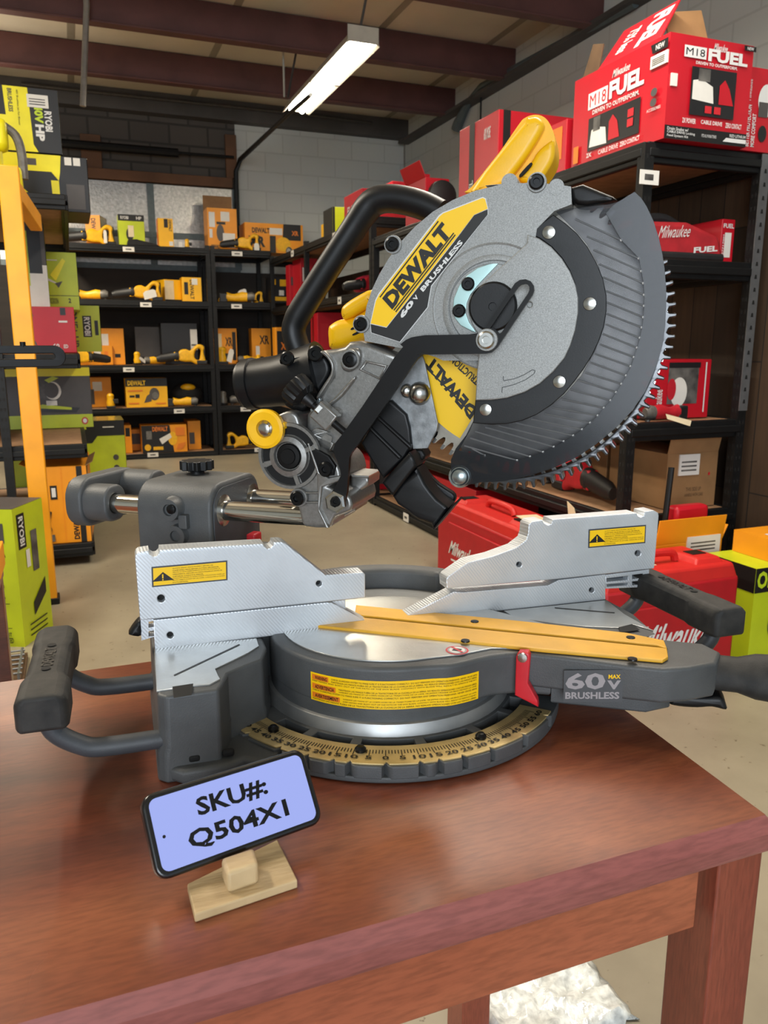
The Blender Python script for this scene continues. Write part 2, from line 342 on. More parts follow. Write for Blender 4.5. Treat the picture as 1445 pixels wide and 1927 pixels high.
def plate(name, loops, fr, n0, n1, m_, parent=None, label=None, bevel=.001, ang=35, res=1):
    """solid plate: closed outlines (the inner ones are holes) in a frame, from depth n0 (back) to n1 (front)"""
    c = bpy.data.curves.new('c', 'CURVE'); c.dimensions = '2D'; c.fill_mode = 'BOTH'
    th = n1-n0; bevel = min(bevel, th*.45); c.extrude = max(th/2-bevel, 1e-5); c.bevel_depth = bevel; c.bevel_resolution = res; c.offset = -bevel
    for lp in loops:
        sp_ = c.splines.new('POLY'); sp_.points.add(len(lp)-1); sp_.use_cyclic_u = True
        for q, p in zip(sp_.points, lp): q.co = (p[0], p[1], 0, 1)
    o = bpy.data.objects.new('c', c); COL.objects.link(o); lim = [f_([p[i] for lp in loops for p in lp]) for i in (0, 1) for f_ in (min, max)]
    for attempt in (0, 1):
        if attempt: c.bevel_depth = 0; c.offset = 0; c.extrude = th/2
        dg = bpy.context.evaluated_depsgraph_get(); me = bpy.data.meshes.new_from_object(o.evaluated_get(dg)); tol = bevel*.5+1e-5
        if all(lim[0]-tol < v.co.x < lim[1]+tol and lim[2]-tol < v.co.y < lim[3]+tol for v in me.vertices): break
        if not attempt: bpy.data.meshes.remove(me)
    bpy.data.objects.remove(o); bpy.data.curves.remove(c)
    mid = (n0+n1)/2
    for v in me.vertices: v.co = fr.p(v.co.x, v.co.y, v.co.z+mid)
    bm_ = bmesh.new(); bm_.from_mesh(me); bmesh.ops.remove_doubles(bm_, verts=bm_.verts, dist=1e-5); bmesh.ops.recalc_face_normals(bm_, faces=bm_.faces); bm_.to_mesh(me); bm_.free()
    me.materials.clear(); me.name = name
    o = bpy.data.objects.new(name, me); 
    return finish(o, [m_], parent, label, 0, 50, wn=True)
def thing(name, label, cat, loc=(0, 0, 0), group=None, rz=0):
    o = bpy.data.objects.new(name, None); COL.objects.link(o); o.empty_display_size = .05
    o.location = loc; o.rotation_euler = (0, 0, rz); o['label'] = label; o['category'] = cat
    if group: o['group'] = group
    return o
def tag(o, label, cat, group=None):
    o['label'] = label; o['category'] = cat
    if group: o['group'] = group
    return o
def struct(o): o['kind'] = 'structure'; return o
def dup(root, label, loc, rz=0, sc=1, group=None):
    r = root.copy(); COL.objects.link(r); r.location = loc; r.rotation_euler = (0, 0, rz); r.scale = (sc, sc, sc) if not isinstance(sc, tuple) else sc; r['label'] = label
    if group: r['group'] = group
    for ch in list(root.children):
        c = ch.copy(); COL.objects.link(c); c.parent = r
        for g in list(ch.children): d = g.copy(); COL.objects.link(d); d.parent = c
    return r
# ------------------------------------------------------------------ the room
def bxs(name, x0, x1, y0, y1, z0, z1, m_, parent=None, bevel=0, label=None):
    b_ = MB(); b_.b2(x0, x1, y0, y1, z0, z1, m_); return b_.build(name, parent, label, bevel)
WX, WY, CZ = 3.87, 9.30, 3.74
struct(bxs('floor', -5, WX+.1, -4.6, WY+.1, -.06, 0, 'concrete'))
struct(bxs('wall_back', -5, WX+.1, WY, WY+.15, 0, CZ, 'block_dark'))
struct(bxs('wall_back_painted', 1.86, WX, WY-.012, WY, 0, 3.56, 'block_white'))
struct(bxs('wall_back_boarded', -1.5, 2.62, WY-.10, WY-.09, 0, 1.97, 'back_board'))
struct(bxs('wall_right', WX, WX+.15, -4.6, WY, 0, CZ, 'block_white'))
struct(bxs('wall_left', -5.1, -5, -4.6, WY, 0, CZ, 'block_white'))
struct(bxs('wall_inner', 2.66, 2.70, 1.1, 8.5, 0, 1.86, 'planks'))
b = MB(); b.b2(-5, WX+.1, -4.6, WY+.1, CZ, CZ+.06, 'ceiling_panel')
for x in (-3.4, -2.2, -1.0, .2, 1.4, 2.6, 3.6): b.b2(x-.03, x+.03, -4.6, WY, CZ-.004, CZ, 'seam')
struct(b.build('ceiling'))
for i, y in enumerate((-1.5, 1.0, 3.2, 5.45, 6.72, 7.92)):
    b = MB(); b.b2(-5, WX, y-.012, y+.012, CZ-.26, CZ-.005, 'beam_maroon'); b.b2(-5, WX, y-.05, y+.05, CZ-.268, CZ-.252, 'beam_maroon')
    struct(b.build('trim_%d' % (i+1), bevel=.004))
struct(bxs('trim_7', -5, WX, WY-.16, WY-.013, 3.54, CZ-.002, 'eave_dark'))
struct(bxs('trim_8', WX-.13, WX, -4.6, WY-.16, 3.50, CZ-.27, 'eave_dark'))
# foil clad opening, its slate bars and the timber round it
b = MB(); b.b2(-.6, 1.86, WY-.03, WY-.014, 2.02, 2.86, 'foil'); struct(b.build('window_1'))
b = MB()
for x in (.0, .92, 1.84): b.b2(x-.035, x+.035, WY-.055, WY-.03, 2.0, 2.86, 'frame_slate')
for z in (2.0, 2.34): b.b2(-.6, 1.86, WY-.056, WY-.03, z-.03, z+.03, 'frame_slate')
struct(b.build('trim_9'))
b = MB(); b.b2(-.8, 1.80, WY-.09, WY-.015, 2.87, 2.97, 'wall_brown'); b.b2(1.74, 1.86, WY-.07, WY-.02, 2.97, 3.42, 'wall_brown'); b.b2(.25, .45, WY-.05, WY-.015, 2.97, 3.3, 'wall_brown')
struct(b.build('trim_10', bevel=.004))
def pipe(name, label, pts, r, m_='conduit', cat='pipe', sharp=True):
    b_ = MB(); b_.tube(pts, r, m_, 10); o = b_.build(name); return tag(o, label, cat)
Pz = lambda x, y, v: tuple(atY(x, y, v))
pipe('conduit_pipe', 'grey rod hanging from the ceiling over the left shelves', [Pz(163, 10, 6.6)[:2]+(CZ-.002,), Pz(163, 10, 6.6), Pz(156, 200, 6.6)], .022, 'pipe_light')
y9 = WY-.19
pipe('conduit_pipe', 'thin dark pipe running along the top of the dark block wall', [Pz(40, 158, y9), Pz(200, 176, y9), Pz(560, 214, y9), Pz(700, 232, y9)], .018)
pipe('conduit_pipe', 'light conduit along the dark block wall below the ceiling', [Pz(60, 180, y9+.06), Pz(215, 186, y9+.06), Pz(330, 205, y9+.06), Pz(520, 214, y9+.06)], .011, 'pipe_light')
pipe('spring_shaft', 'black shaft with a thick sleeve above the foil covered opening', [Pz(60, 265, y9+.04), Pz(335, 288, y9+.04), Pz(336, 288, y9+.04), Pz(440, 296, y9+.04)], [.045, .045, .015, .015], 'rack_black', 'shaft')
pipe('conduit_pipe', 'black conduit dropping from the tube light and down the wall beside the foil', ([Pz(585, 178, 6.15), Pz(545, 213, 6.6), Pz(452, 300, y9), Pz(444, 322, y9+.05), Pz(446, 420, y9+.05), Pz(450, 445, y9+.05)]), [.016, .017, .026, .026, .026, .026], 'rack_black')
pipe('conduit_pipe', 'painted conduit bending round into the back corner', smooth([Pz(560, 205, WY-.05), Pz(680, 214, WY-.05), Pz(735, 226, WY-.05), Pz(760, 246, WY-.05), Pz(763, 300, WY-.05), Pz(764, 400, WY-.05)], 5), .02, 'pipe_light')
X9 = WX-.06
pipe('conduit_pipe', 'dark conduit with a flared end sloping down the right wall', [tuple(atX(1196, 6, X9)), tuple(atX(905, 163, X9)), tuple(atX(880, 195, X9)), tuple(atX(862, 232, X9)), tuple(atX(858, 244, X9))], [.03, .03, .034, .05, .05], 'frame_slate')
pipe('wall_cable', 'thin cable hanging down the right wall below the conduit', [tuple(atX(906, 166, X9)), tuple(atX(905, 190, X9)), tuple(atX(904, 232, X9))], .008, 'rack_black', 'cable')
# tube fixture: housing, two lamp bays, hangers
LZ = 3.10
lf = thing('tube_light', 'long ceiling tube light hanging lit above the aisle', 'light', (1.9, 6.0, LZ))
n0, n1 = atZ(640, 78, LZ), atZ(553, 214, LZ)
lx = (n0.x+n1.x)/2-.02; ly0, ly1 = n0.y, n1.y
wd = .215
b = MB()
U_ = V((1, 0, 0)); pr = [(-.01, .0), (.03, .075), (.06, .11), (.16, .11), (.19, .075), (wd+.01, .0), (wd-.012, .01), (.175, .06), (.045, .06), (.012, .01)]
b.prism([V((lx+a, ly0, LZ+z)) for a, z in pr], [V((lx+a, ly1, LZ+z)) for a, z in pr], 'lamp_metal')
b.b2(lx, lx+wd, ly0-.006, ly0, LZ+.01, LZ+.11, 'lamp_metal'); b.b2(lx+.05, lx+.16, ly1, ly1+.006, LZ+.02, LZ+.11, 'lamp_metal')
b.build('housing', lf)
ym = (ly0+ly1)/2
for a, c in ((ly0+.03, ym-.02), (ym+.02, ly1-.02)):
    for q in (.065, .155):
        b = MB(); b.cyl((lx+q, a, LZ+.022), (lx+q, c, LZ+.022), .022, 'tube_light', n=12); b.build('tube', lf)
b = MB(); b.b2(lx-.006, lx+wd+.006, ym-.014, ym+.014, LZ-.004, LZ+.02, 'lamp_metal'); b.build('clip', lf)
for xy, y, m_ in ((lx+.1, ly0+.03, 'conduit'), (lx+.0, ly1-.04, 'lamp_metal'), (lx+.03, ly1-.04, 'conduit')):
    b = MB(); b.tube([(xy, y, LZ+.11), (xy+(.12 if m_ == 'conduit' else 0), y+.0, CZ-.0)], .009, m_, 8); b.build('hanger', lf)
for (px_, py_) in ((1.4, 1.2), (-1.4, 3.8)):
    pass

# ------------------------------------------------------------------ table
T = thing('wooden_table', 'reddish cherry wood table carrying the miter saw and the phone', 'table', (0, .75, 0))
TZ = .75
b = MB(); top = [(-1.15, .462), (.566, .462), (.606, 1.052), (-1.15, 1.052)]
zs = [(.716, .004), (.724, .0), (.738, .0), (.75, .010)]
def inset(p, d): return [(p[0][0]+d, p[0][1]+d), (p[1][0]-d, p[1][1]+d), (p[2][0]-d, p[2][1]-d), (p[3][0]+d, p[3][1]-d)]
rings = [[V((x, y, z)) for x, y in inset(top, d)] for z, d in zs]
vs = sum(rings, []); fs = [(3, 2, 1, 0)]
for j in range(3):
    for i in range(4): fs.append((j*4+i, j*4+(i+1) % 4, j*4+4+(i+1) % 4, j*4+4+i))
b.add(vs, fs, 'cherry_edge'); b.add(rings[3], [(0, 1, 2, 3)], 'cherry_top')
b.build('tabletop', T, bevel=.002)
bxs('apron', -1.12, .50, .488, .508, .637, .716, 'cherry_side', T, .001)
bxs('apron', -1.12, .53, 1.005, 1.025, .637, .716, 'cherry_side', T, .001)
bxs('apron', .530, .55, .535, .975, .637, .716, 'cherry_side', T, .001)
for x, y in ((.513, .478), (.520, .977), (-1.13, .478), (-1.13, .977)): bxs('leg', x, x+.052, y, y+.056, 0, .716, 'cherry_leg', T, .002)

# ------------------------------------------------------------------ miter saw
P0 = V((.328, .8346, .75))
sa, aa = radians(-3.56), radians(-37.86)
sx, sy = V((cos(sa), sin(sa), 0)), V((-sin(sa), cos(sa), 0)); ax, ay = V((cos(aa), sin(aa), 0)), V((-sin(aa), cos(aa), 0)); ZU = V((0, 0, 1))
FS, FA, FZ, FAZ, FX, FSX = Frame(P0, sx, ZU), Frame(P0, ax, ZU), Frame(P0, sx, sy), Frame(P0, ax, ay), Frame(P0, ay, ZU), Frame(P0, sy, ZU)
S = lambda x, y, z: P0+sx*x+sy*y+ZU*z
A = lambda x, y, z: P0+ax*x+ay*y+ZU*z
def Ap(x, y, yv, n=None):       # photo pixel (or crop n) on the plane y=yv of the blade frame
    if n: x, y = k(n, (x, y))[0]
    d = on(x, y, P0+ay*yv, ay)-P0; return d.dot(ax), d.z
saw = thing('miter_saw', 'grey and yellow sliding miter saw with its blade raised on the table', 'miter saw', P0)
def plA(name, loops, yf, th, m_, label=None, bevel=.001, par=None, res=1):
    return plate(name, [FA.px(l, -yf) for l in loops], FA, -(yf+th), -yf, m_, par or saw, label, bevel, res=res)
def plS(name, loops, yf, th, m_, label=None, bevel=.001, par=None):
    return plate(name, [FS.px(l, -yf) for l in loops], FS, -(yf+th), -yf, m_, par or saw, label, bevel)
def circpx(c, r, n=20): return circ(c[0], c[1], r, n)
# base: wings, front ring, feet
def wing(side):
    if side < 0: o = [(-.272, .075), (-.270, -.118), (-.262, -.126), (-.212, -.126), (-.206, -.112), (-.198, -.088), (-.178, -.074), (-.158, -.062), (-.148, -.03), (-.146, .075)]
    else: o = [(.302, .075), (.300, -.06), (.284, -.124), (.262, -.13), (.215, -.095), (.165, -.035), (.146, .0), (.146, .075)]
    return o
for s_, nm in ((-1, 'left'), (1, 'right')):
    o = wing(s_); b = MB(); n = len(o); cx = sum(p[0] for p in o)/n; cy = sum(p[1] for p in o)/n
    lv = [(0, 1.05), (.03, 1.035), (.036, 1.0), (.089, .985)]
    rg = [[S(cx+(x-cx)*t, cy+(y-cy)*t, z) for x, y in o] for z, t in lv]; vs = sum(rg, []); fs = [tuple(range(n)) if s_ > 0 else tuple(reversed(range(n)))]
    for j in range(3):
        for i in range(n): q = (j*n+i, j*n+(i+1) % n, (j+1)*n+(i+1) % n, (j+1)*n+i); fs.append(q if s_ < 0 else q[::-1])
    fs.append(tuple(3*n+i for i in range(n)))
    b.add(vs, fs, 'grey_cast')
    if s_ < 0:
        for q in ((-.238, -.142), (-.205, -.142)): b.box(S(q[0], -.1268, .022), (.012, .006, .008), 'rack_hole', Matrix.Rotation(sa, 3, 'Z'))
    b.build('base_wing', saw, bevel=.005, seg=3)
plate('base_flange', [[(-.270, -.120), (-.25, -.140), (-.205, -.140), (-.190, -.132), (-.178, -.142), (-.160, -.142), (-.145, -.11), (-.16, -.04), (-.26, -.04)]], FZ, .001, .017, 'grey_cast', saw, bevel=.005, res=2)
plate('base_flange', [[(-.225, -.10), (-.208, -.112), (-.199, -.095), (-.186, -.04), (-.17, -.02), (-.22, -.02)]], FZ, .015, .045, 'grey_cast', saw, bevel=.005, res=2)
# machined table faces with slot and line
tl = FZ.px(k(6, (722, 160), (1238, 112), (1250, 150), (1195, 185), (1120, 222), (1030, 265), (1045, 300), (1055, 316), (1000, 345), (920, 350), (735, 376)), .09)
tl = tl+[(-.15, .07), (-.268, .07)]; tl = tl[:11]+[(-.268, .07), (-.15, .07)][:0]
plate('table_face', [tl], FZ, .0885, .0905, 'machined_top', saw, bevel=.0004)
b = MB(); q = [S(*p, .0909) for p in FZ.px(k(6, (820, 296), (1150, 140), (1156, 144), (826, 300)), .0905)]; b.poly(q, 'black_print'); b.build('cut_line', saw)
b = MB(); q = [S(*p, .0908) for p in FZ.px(k(6, (815, 362), (920, 346), (912, 405), (822, 420)), .089)]; b.poly([q[0], q[3], q[2], q[1]], 'rack_hole'); b.build('clamp_slot', saw)
trr = FZ.px(k(8, (840, 378), (905, 430), (1015, 492), (940, 470), (885, 482), (760, 477), (640, 465), (500, 445), (455, 418)), .09)
plate('table_face', [trr], FZ, .0885, .0905, 'machined_top', saw, bevel=.0004)
b = MB(); q = [S(*p, .0909) for p in FZ.px(k(8, (645, 405), (870, 424), (870, 427), (645, 408)), .0905)]; b.poly(q[::-1], 'black_print'); b.build('cut_line', saw)
b = MB(); q = [S(*p, .0909) for p in FZ.px(k(8, (885, 480), (935, 468), (965, 490), (890, 500)), .0905)]; b.poly(q[::-1], 'rack_hole'); b.build('clamp_slot', saw)
# ring base with pockets and detent flutes
C0 = radians(-90)
def ring(r0, r1, a0, a1, n=48): return [(r1*cos(a), r1*sin(a)) for a in [a0+(a1-a0)*i/n for i in range(n+1)]]+[(r0*cos(a), r0*sin(a)) for a in [a1+(a0-a1)*i/n for i in range(n+1)]]
A0, A1 = radians(-90-78), radians(-90+58)
outer = []
det = [radians(-108+d) for d in (-45, -31.6, -22.5, -15, -10, 0, 10, 15, 22.5, 31.6, 45, 60)]
N_ = 150
for i in range(N_+1):
    a = A0+(A1-A0)*i/N_; r = .2065
    for d in det:
        if abs(a-d) < .017: r = .2065-.010*(1-abs(a-d)/.017)
    outer.append((r*cos(a), r*sin(a)))
holes = []
for d0, d1 in ((-64, -50), (-46, -31), (-27, -7), (-3, 16), (20, 37), (41, 53)):
    q = ring(.152, .166, radians(-90+d0), radians(-90+d1), 8); holes.append(q)
plate('scale_base', [outer+[(.140*cos(a), .140*sin(a)) for a in [A1+(A0-A1)*i/60 for i in range(61)]]]+holes, FZ, .006, .0195, 'grey_cast', saw, bevel=.0012)
plate('scale_base', [ring(.140, .2055, A0, A1, 90)], FZ, .0012, .0075, 'grey_cast', saw, bevel=.0015)
b = MB(); b.lathe(P0+ZU*.001, ZU, [(.150, 0), (.150, .003)], 'grey_dark', 48); b.lathe(P0+ZU*.004, ZU, [(.148, 0), (.149, .012), (.143, .027), (.141, .028)], 'lip_alu', 64); b.build('lip_ring', saw)
# brass miter scale: notched plate, ticks, numerals, screws
B0, B1 = radians(-108-54), radians(-108+64)
so = []
for i in range(151):
    a = B0+(B1-B0)*i/150; r = .2035
    for d in det:
        if abs(a-d) < .007: r = .1985
    so.append((r*cos(a), r*sin(a)))
so += [(.168*cos(a), .168*sin(a)) for a in [B1+(B0-B1)*i/60 for i in range(61)]]
sc = plate('miter_scale', [so], FZ, .0195, .0212, 'brass_plate', saw, 'brass coloured miter scale with degree numerals', .0003)
b = MB(); zt = .0216
for d in range(-50, 61):
    a = radians(-108+d); l = .011 if d % 5 == 0 else .007; r0, hw = (.1775, .00045)
    u = sx*cos(a)+sy*sin(a); v_ = -sx*sin(a)+sy*cos(a); c = P0+ZU*zt
    b.quad(c+u*r0-v_*hw, c+u*(r0+l)-v_*hw, c+u*(r0+l)+v_*hw, c+u*r0+v_*hw, 'black_print')
    if d % 5 == 0:
        t_ = str(abs(d)); wv_ = .0033*len(t_); b.text(t_, c+u*(r0+l+.0078)-v_*wv_, v_*2*wv_, -u*.0066, 'black_print', .02)
b.build('scale_marking', sc)
for d in (-41, -8, 33):
    a = radians(-108+d); p = P0+(sx*cos(a)+sy*sin(a))*.180+ZU*.021; b = MB(); b.lathe(p, ZU, [(.0058, 0), (.0058, .003), (.0036, .0055), (.0012, .006)], 'screw_black', 14); b.build('screw', sc)
# turntable drum and miter arm
drum = [(.139*cos(radians(t)), .139*sin(radians(t))) for t in range(34, 302, 4)]
armo = [(.086, -.112), (.100, -.106), (.116, -.092), (.138, -.068), (.165, -.052), (.212, -.052), (.277, -.056), (.312, -.055), (.338, -.043), (.366, -.022), (.374, .012), (.358, .034), (.317, .034), (.229, .051), (.167, .059), (.127, .070)]
plate('turntable', [smooth(drum+armo[:5], 2)+[(.20, -.048), (.20, .050), (.167, .059), (.127, .070)]], FAZ, .044, .0922, 'grey_cast', saw, bevel=.005, res=2)
plate('miter_arm', [[(.165, -.052)]+armo[5:-2]+[(.167, .059)]], FAZ, .054, .0925, 'grey_cast', saw, bevel=.004, res=2)
plate('turntable_drum', [circ(0, 0, .1385, 72)], FAZ, .030, .090, 'grey_cast', saw, bevel=.002)
plate('arm_underside', [[(.20, -.035), (.30, -.030), (.325, -.01), (.325, .02), (.20, .035)]], FAZ, .030, .056, 'grey_cast', saw, bevel=.003)
dn = FAZ.px(k(7, (860, 210), (950, 186), (1040, 155), (1110, 143), (1165, 137)), .0935)
dm = [(.124*cos(radians(t)), .124*sin(radians(t))) for t in range(-52, -320, -6)]
td = plate('turntable_face', [[(.19, .040), (.19, -.040)]+[(.172, -.040), (.135, -.052), (.105, -.080)]+dm], FAZ, .0922, .0942, 'machined_top', saw, bevel=.0005)
b = MB(); c_ = FAZ.px(k(7, (935, 136)), .0942)[0]
for r_, m_, dz in ((.0125, 'red_print', .0003), (.0105, 'grey_print', .0005), (.0085, 'white_print', .0007)): b.poly([FAZ.p(c_[0]+r_*cos(t*pi/12), c_[1]+r_*sin(t*pi/12), .0942+dz) for t in range(24)], m_)
b.poly([FAZ.p(c_[0]+x, c_[1]+y, .0952) for x, y in ((-.005, -.004), (.004, -.004), (.005, .003), (-.004, .004))], 'black_print')
b.poly([FAZ.p(c_[0]+x, c_[1]+y, .0953) for x, y in ((-.008, .005), (-.006, .007), (.008, -.005), (.006, -.007))], 'red_print')
b.build('no_hands_sticker', td)
b = MB(); ro = ring(.138, .168, radians(75), radians(205), 30); n = len(ro)
b.prism([FAZ.p(x, y, .118) for x, y in ro], [FAZ.p(x, y, .02) for x, y in ro], 'grey_cast'); b.build('rear_rim', saw, bevel=.006)
# kerf plates and slot
kp1 = [(-.075, -.047), (.19, -.047), (.312, -.041), (.318, -.030), (.318, -.0060), (.312, -.0056), (-.04, -.0056)]
kp2 = [(-.04, .0012), (.308, .0012), (.314, -.004), (.318, -.004), (.316, .018), (.277, .031), (.15, .036), (-.05, .036)]
for kp in (kp1, kp2): plate('kerf_plate', [kp], FAZ, .093, .0972, 'yellow_kerf', saw, bevel=.001)
b = MB(); b.poly([FAZ.p(x, y, .0946) for x, y in ((-.05, -.004), (.319, -.004), (.319, .0022), (-.05, .0022))], 'rack_hole'); b.build('kerf_slot', saw)
for px_ in ((937, 598), (310, 530), (345, 458), (930, 518)):
    p = FAZ.px(k(8, px_), .0972)[0]; b = MB(); b.lathe(FAZ.p(p[0], p[1], .0966), ZU, [(.0052, 0), (.0048, .0014), (.001, .0016)], 'screw_black', 12); b.build('screw', saw)
# 60V badge on the near arm side
def side(pts, yv): return [A(x, yv-.0008, z) for x, z in [Ap(a, c, yv, 8) for a, c in pts]]
q = side([(678, 758), (898, 758), (898, 660), (680, 640)], -.0555)
b = MB(); O, U_, W_ = q[0], q[1]-q[0], q[3]-q[0]
plq = lambda u0, v0, u1, v1, lift=0: [O+U_*u0+W_*v0-ay*lift, O+U_*u1+W_*v0-ay*lift, O+U_*u1+W_*v1-ay*lift, O+U_*u0+W_*v1-ay*lift]
b.poly(plq(0, 0, 1, 1), 'badge_grey'); b.text('60', O+U_*.03+W_*.40, U_*.68, W_*.52, 'grey_print', .03, .0005); b.text('V', O+U_*.74+W_*.40, U_*.23, W_*.28, 'grey_print', .05, .0005)
b.text('MAX', O+U_*.76+W_*.73, U_*.2, W_*.13, 'yellow_print', .03, .0005); b.text('BRUSHLESS', O+U_*.03+W_*.10, U_*.92, W_*.22, 'grey_print', .035, .0005)
b.build('voltage_badge', saw, 'grey badge lettered 60V MAX brushless')
# curved yellow warning label on the drum
b = MB()
ol = smooth(drum+armo, 6, True); pick = []
for x_, y_ in ol:
    w_ = FAZ.p(x_, y_, .06); d = w_-CAM; px_ = CX+FPX*d.dot(RGT)/d.dot(FWD); a_n = math.atan2(y_, x_)
    if 584 < px_ < 902 and (-3.2 < a_n < -.55): pick.append((px_, x_, y_))
pick.sort(); LP = [(x_, y_) for _, x_, y_ in pick]
cum = [0]
for (x0, y0), (x1, y1) in zip(LP[:-1], LP[1:]): cum.append(cum[-1]+math.hypot(x1-x0, y1-y0))
zb, zt_ = .0465, .078
def cylp(u, v_, r_=.1398):
    s_ = u*cum[-1]; i = 0
    while i < len(cum)-2 and cum[i+1] < s_: i += 1
    f_ = (s_-cum[i])/(cum[i+1]-cum[i]); (x0, y0), (x1, y1) = LP[i], LP[i+1]; t_ = V((x1-x0, y1-y0, 0)).normalized(); lf_ = .0004+(r_-.1398)
    return FAZ.p(x0+(x1-x0)*f_+t_.y*lf_, y0+(y1-y0)*f_-t_.x*lf_, zb+(zt_-zb)*v_)
nn = 28
for i in range(nn): b.quad(cylp(i/nn, 0), cylp((i+1)/nn, 0), cylp((i+1)/nn, 1), cylp(i/nn, 1), 'yellow_print')
def ctext(t, u0, v0, u1, v1, m_, bold=.01):
    vs, fs = glyphs(t, bold); b.add([cylp(u0+(u1-u0)*x, v0+(v1-v0)*y, .1405) for x, y in vs], fs, m_)
def crect(u0, v0, u1, v1, m_):
    for i in range(4): a, c = u0+(u1-u0)*i/4, u0+(u1-u0)*(i+1)/4; b.quad(cylp(a, v0, .1402), cylp(c, v0, .1402), cylp(c, v1, .1402), cylp(a, v1, .1402), m_)
wt = ['KEEP HANDS AND BODY OUT OF THE PATH OF THE SAW BLADE. CONTACT WITH BLADE WILL RESULT IN SERIOUS INJURY.', 'CHECK GUARDING SYSTEM TO MAKE SURE IT IS FUNCTIONING CORRECTLY. DO NOT PERFORM ANY OPERATION FREEHAND. NEVER CROSS ARMS', 'MANTENGA LAS MANOS FUERA DE LA TRAYECTORIA DE LA CUCHILLA DE LA SIERRA. NO REALICE OPERACIONES CON LAS MANOS LIBRES.', 'GARDEZ LES MAINS ET LE CORPS HORS DE LA TRAJECTOIRE DE LA LAME. NE JAMAIS CROISER LES BRAS DEVANT LA LAME.']
for j, h in enumerate(('WARNING', 'ADVERTENCIA', 'AVERTISSEMENT')):
    v0 = .70-.32*j; hu = (.12, .165, .19)[j]; crect(.012, v0+.06, hu, v0+.24, 'orange_print'); ctext(h, .032, v0+.085, hu-.008, v0+.215, 'black_print', .02)
    for r_ in range(3):
        u0 = hu+.015 if r_ > 0 and r_ == 2 else (.012 if r_ < 2 else hu); vv = v0-.05+.095*r_
        if r_ == 2: ctext(wt[(j+1) % 4], hu+.02, v0+.17, .985, v0+.225, 'black_print', 0)
        elif r_ == 1: ctext(wt[(j+2) % 4], hu+.02, v0+.08, .985, v0+.135, 'black_print', 0)
        else: ctext(wt[j], .015, v0-.01, .985, v0+.045, 'black_print', 0)
b.build('warning_label', saw, 'yellow warning label with orange headings round the turntable')
# red pointer
pn = k(8, (500, 590), (512, 575), (545, 575), (553, 590), (545, 690), (580, 755), (583, 780), (548, 762), (495, 735))
plA('miter_pointer', [pn], -.066, .012, 'red_plastic', 'red miter pointer hooked over the arm', .0015)
p = Ap(527, 585, -.06, 8); b = MB(); b.lathe(A(p[0], -.066, p[1]), -ay, [(.0055, 0), (.005, .002), (.001, .0025)], 'steel_bolt', 12); b.build('screw', saw)
# front handle and lock lever at the arm end
b = MB(); b.tube([A(.352, .008, .070), A(.375, .008, .070), A(.392, .008, .070), A(.41, .008, .070), A(.43, .008, .07), A(.52, .008, .07)], [.014, .015, .015, .019, .020, .019], 'black_rubber', 14, 1.35); b.build('miter_handle', saw, bevel=.001)
lv_ = smooth(k(8, (1075, 770), (1110, 780), (1180, 785), (1235, 782), (1290, 793), (1285, 765), (1265, 742), (1200, 742), (1130, 740), (1085, 750)), 3, True)
plA('detent_lever', [lv_], -.012, .034, 'black_plastic', None, .004)
# fences
def notch(c, r, a0, a1): return [(c[0]+r*cos(radians(a)), c[1]+r*sin(radians(a))) for a in range(a0, a1-1 if a1 < a0 else a1+1, -20 if a1 < a0 else 20)]
lu = k(5, (322, 500), (327, 488), (338, 479), (384, 474))+k(5, *notch((409, 480), 25, 195, -15)[::-1][::-1])
lu = k(5, (322, 502), (327, 488), (338, 479), (384, 472), (390, 490), (405, 499), (420, 497), (432, 484), (434, 468), (904, 440), (908, 455), (922, 463), (938, 460), (950, 448), (951, 434), (985, 432), (1003, 438), (1185, 582), (1355, 572), (1366, 580), (1367, 686), (1192, 705), (406, 784), (345, 788))
h_ = lambda n, c, r: circ(*k(n, c)[0], r/ZM[n][2], 16)
f1 = plS('sliding_fence', [lu, h_(5, (441, 690), 17), h_(5, (1156, 622), 13)], -.002, .024, 'machined', None, .0012)
ll = k(5, (406, 787), (1190, 707), (1215, 708), (1388, 800), (1260, 815), (880, 868), (412, 921))
f2 = plS('fixed_fence', [ll, h_(5, (482, 856), 15)], 0, .022, 'machined', None, .001)
ru = k(8, (240, 332), (238, 300), (246, 288), (320, 236), (410, 214), (500, 181), (538, 152), (545, 130), (548, 95), (560, 83), (600, 78), (606, 90), (620, 97), (634, 90), (637, 75), (953, 51), (958, 62), (968, 67), (980, 60), (983, 46), (1018, 41), (1034, 50), (1036, 62), (1019, 259), (838, 279), (664, 298), (240, 334))
f3 = plS('sliding_fence', [ru, h_(8, (512, 244), 10), h_(8, (957, 202), 11)], -.002, .024, 'machined', None, .0012)
rl = k(8, (60, 453), (268, 345), (300, 348), (620, 322), (660, 302), (836, 281), (836, 376), (452, 417))
f4 = plS('fixed_fence', [rl, h_(8, (784, 340), 10)], 0, .022, 'machined', None, .001)
rb = k(8, (836, 283), (1000, 262), (996, 328), (836, 335))
hr = [k(8, *q) for q in (((840, 296), (920, 286), (920, 302), (840, 309)), ((936, 283), (976, 278), (976, 294), (936, 299)), ((840, 318), (920, 312), (918, 322), (840, 328)), ((936, 308), (976, 304), (974, 318), (936, 322)))]
plS('fence_carrier', [rb]+hr, .004, .012, 'machined', None, .0006); plS('fence_carrier', [rb], .016, .004, 'grey_dark', None, .0004)
lb = k(5, (348, 786), (408, 782), (412, 862), (352, 880))
plS('fence_carrier', [lb]+[k(5, (384, 795), (408, 790), (408, 818), (384, 822)), k(5, (384, 838), (408, 834), (410, 860), (384, 862))], .004, .014, 'machined', None, .0006)
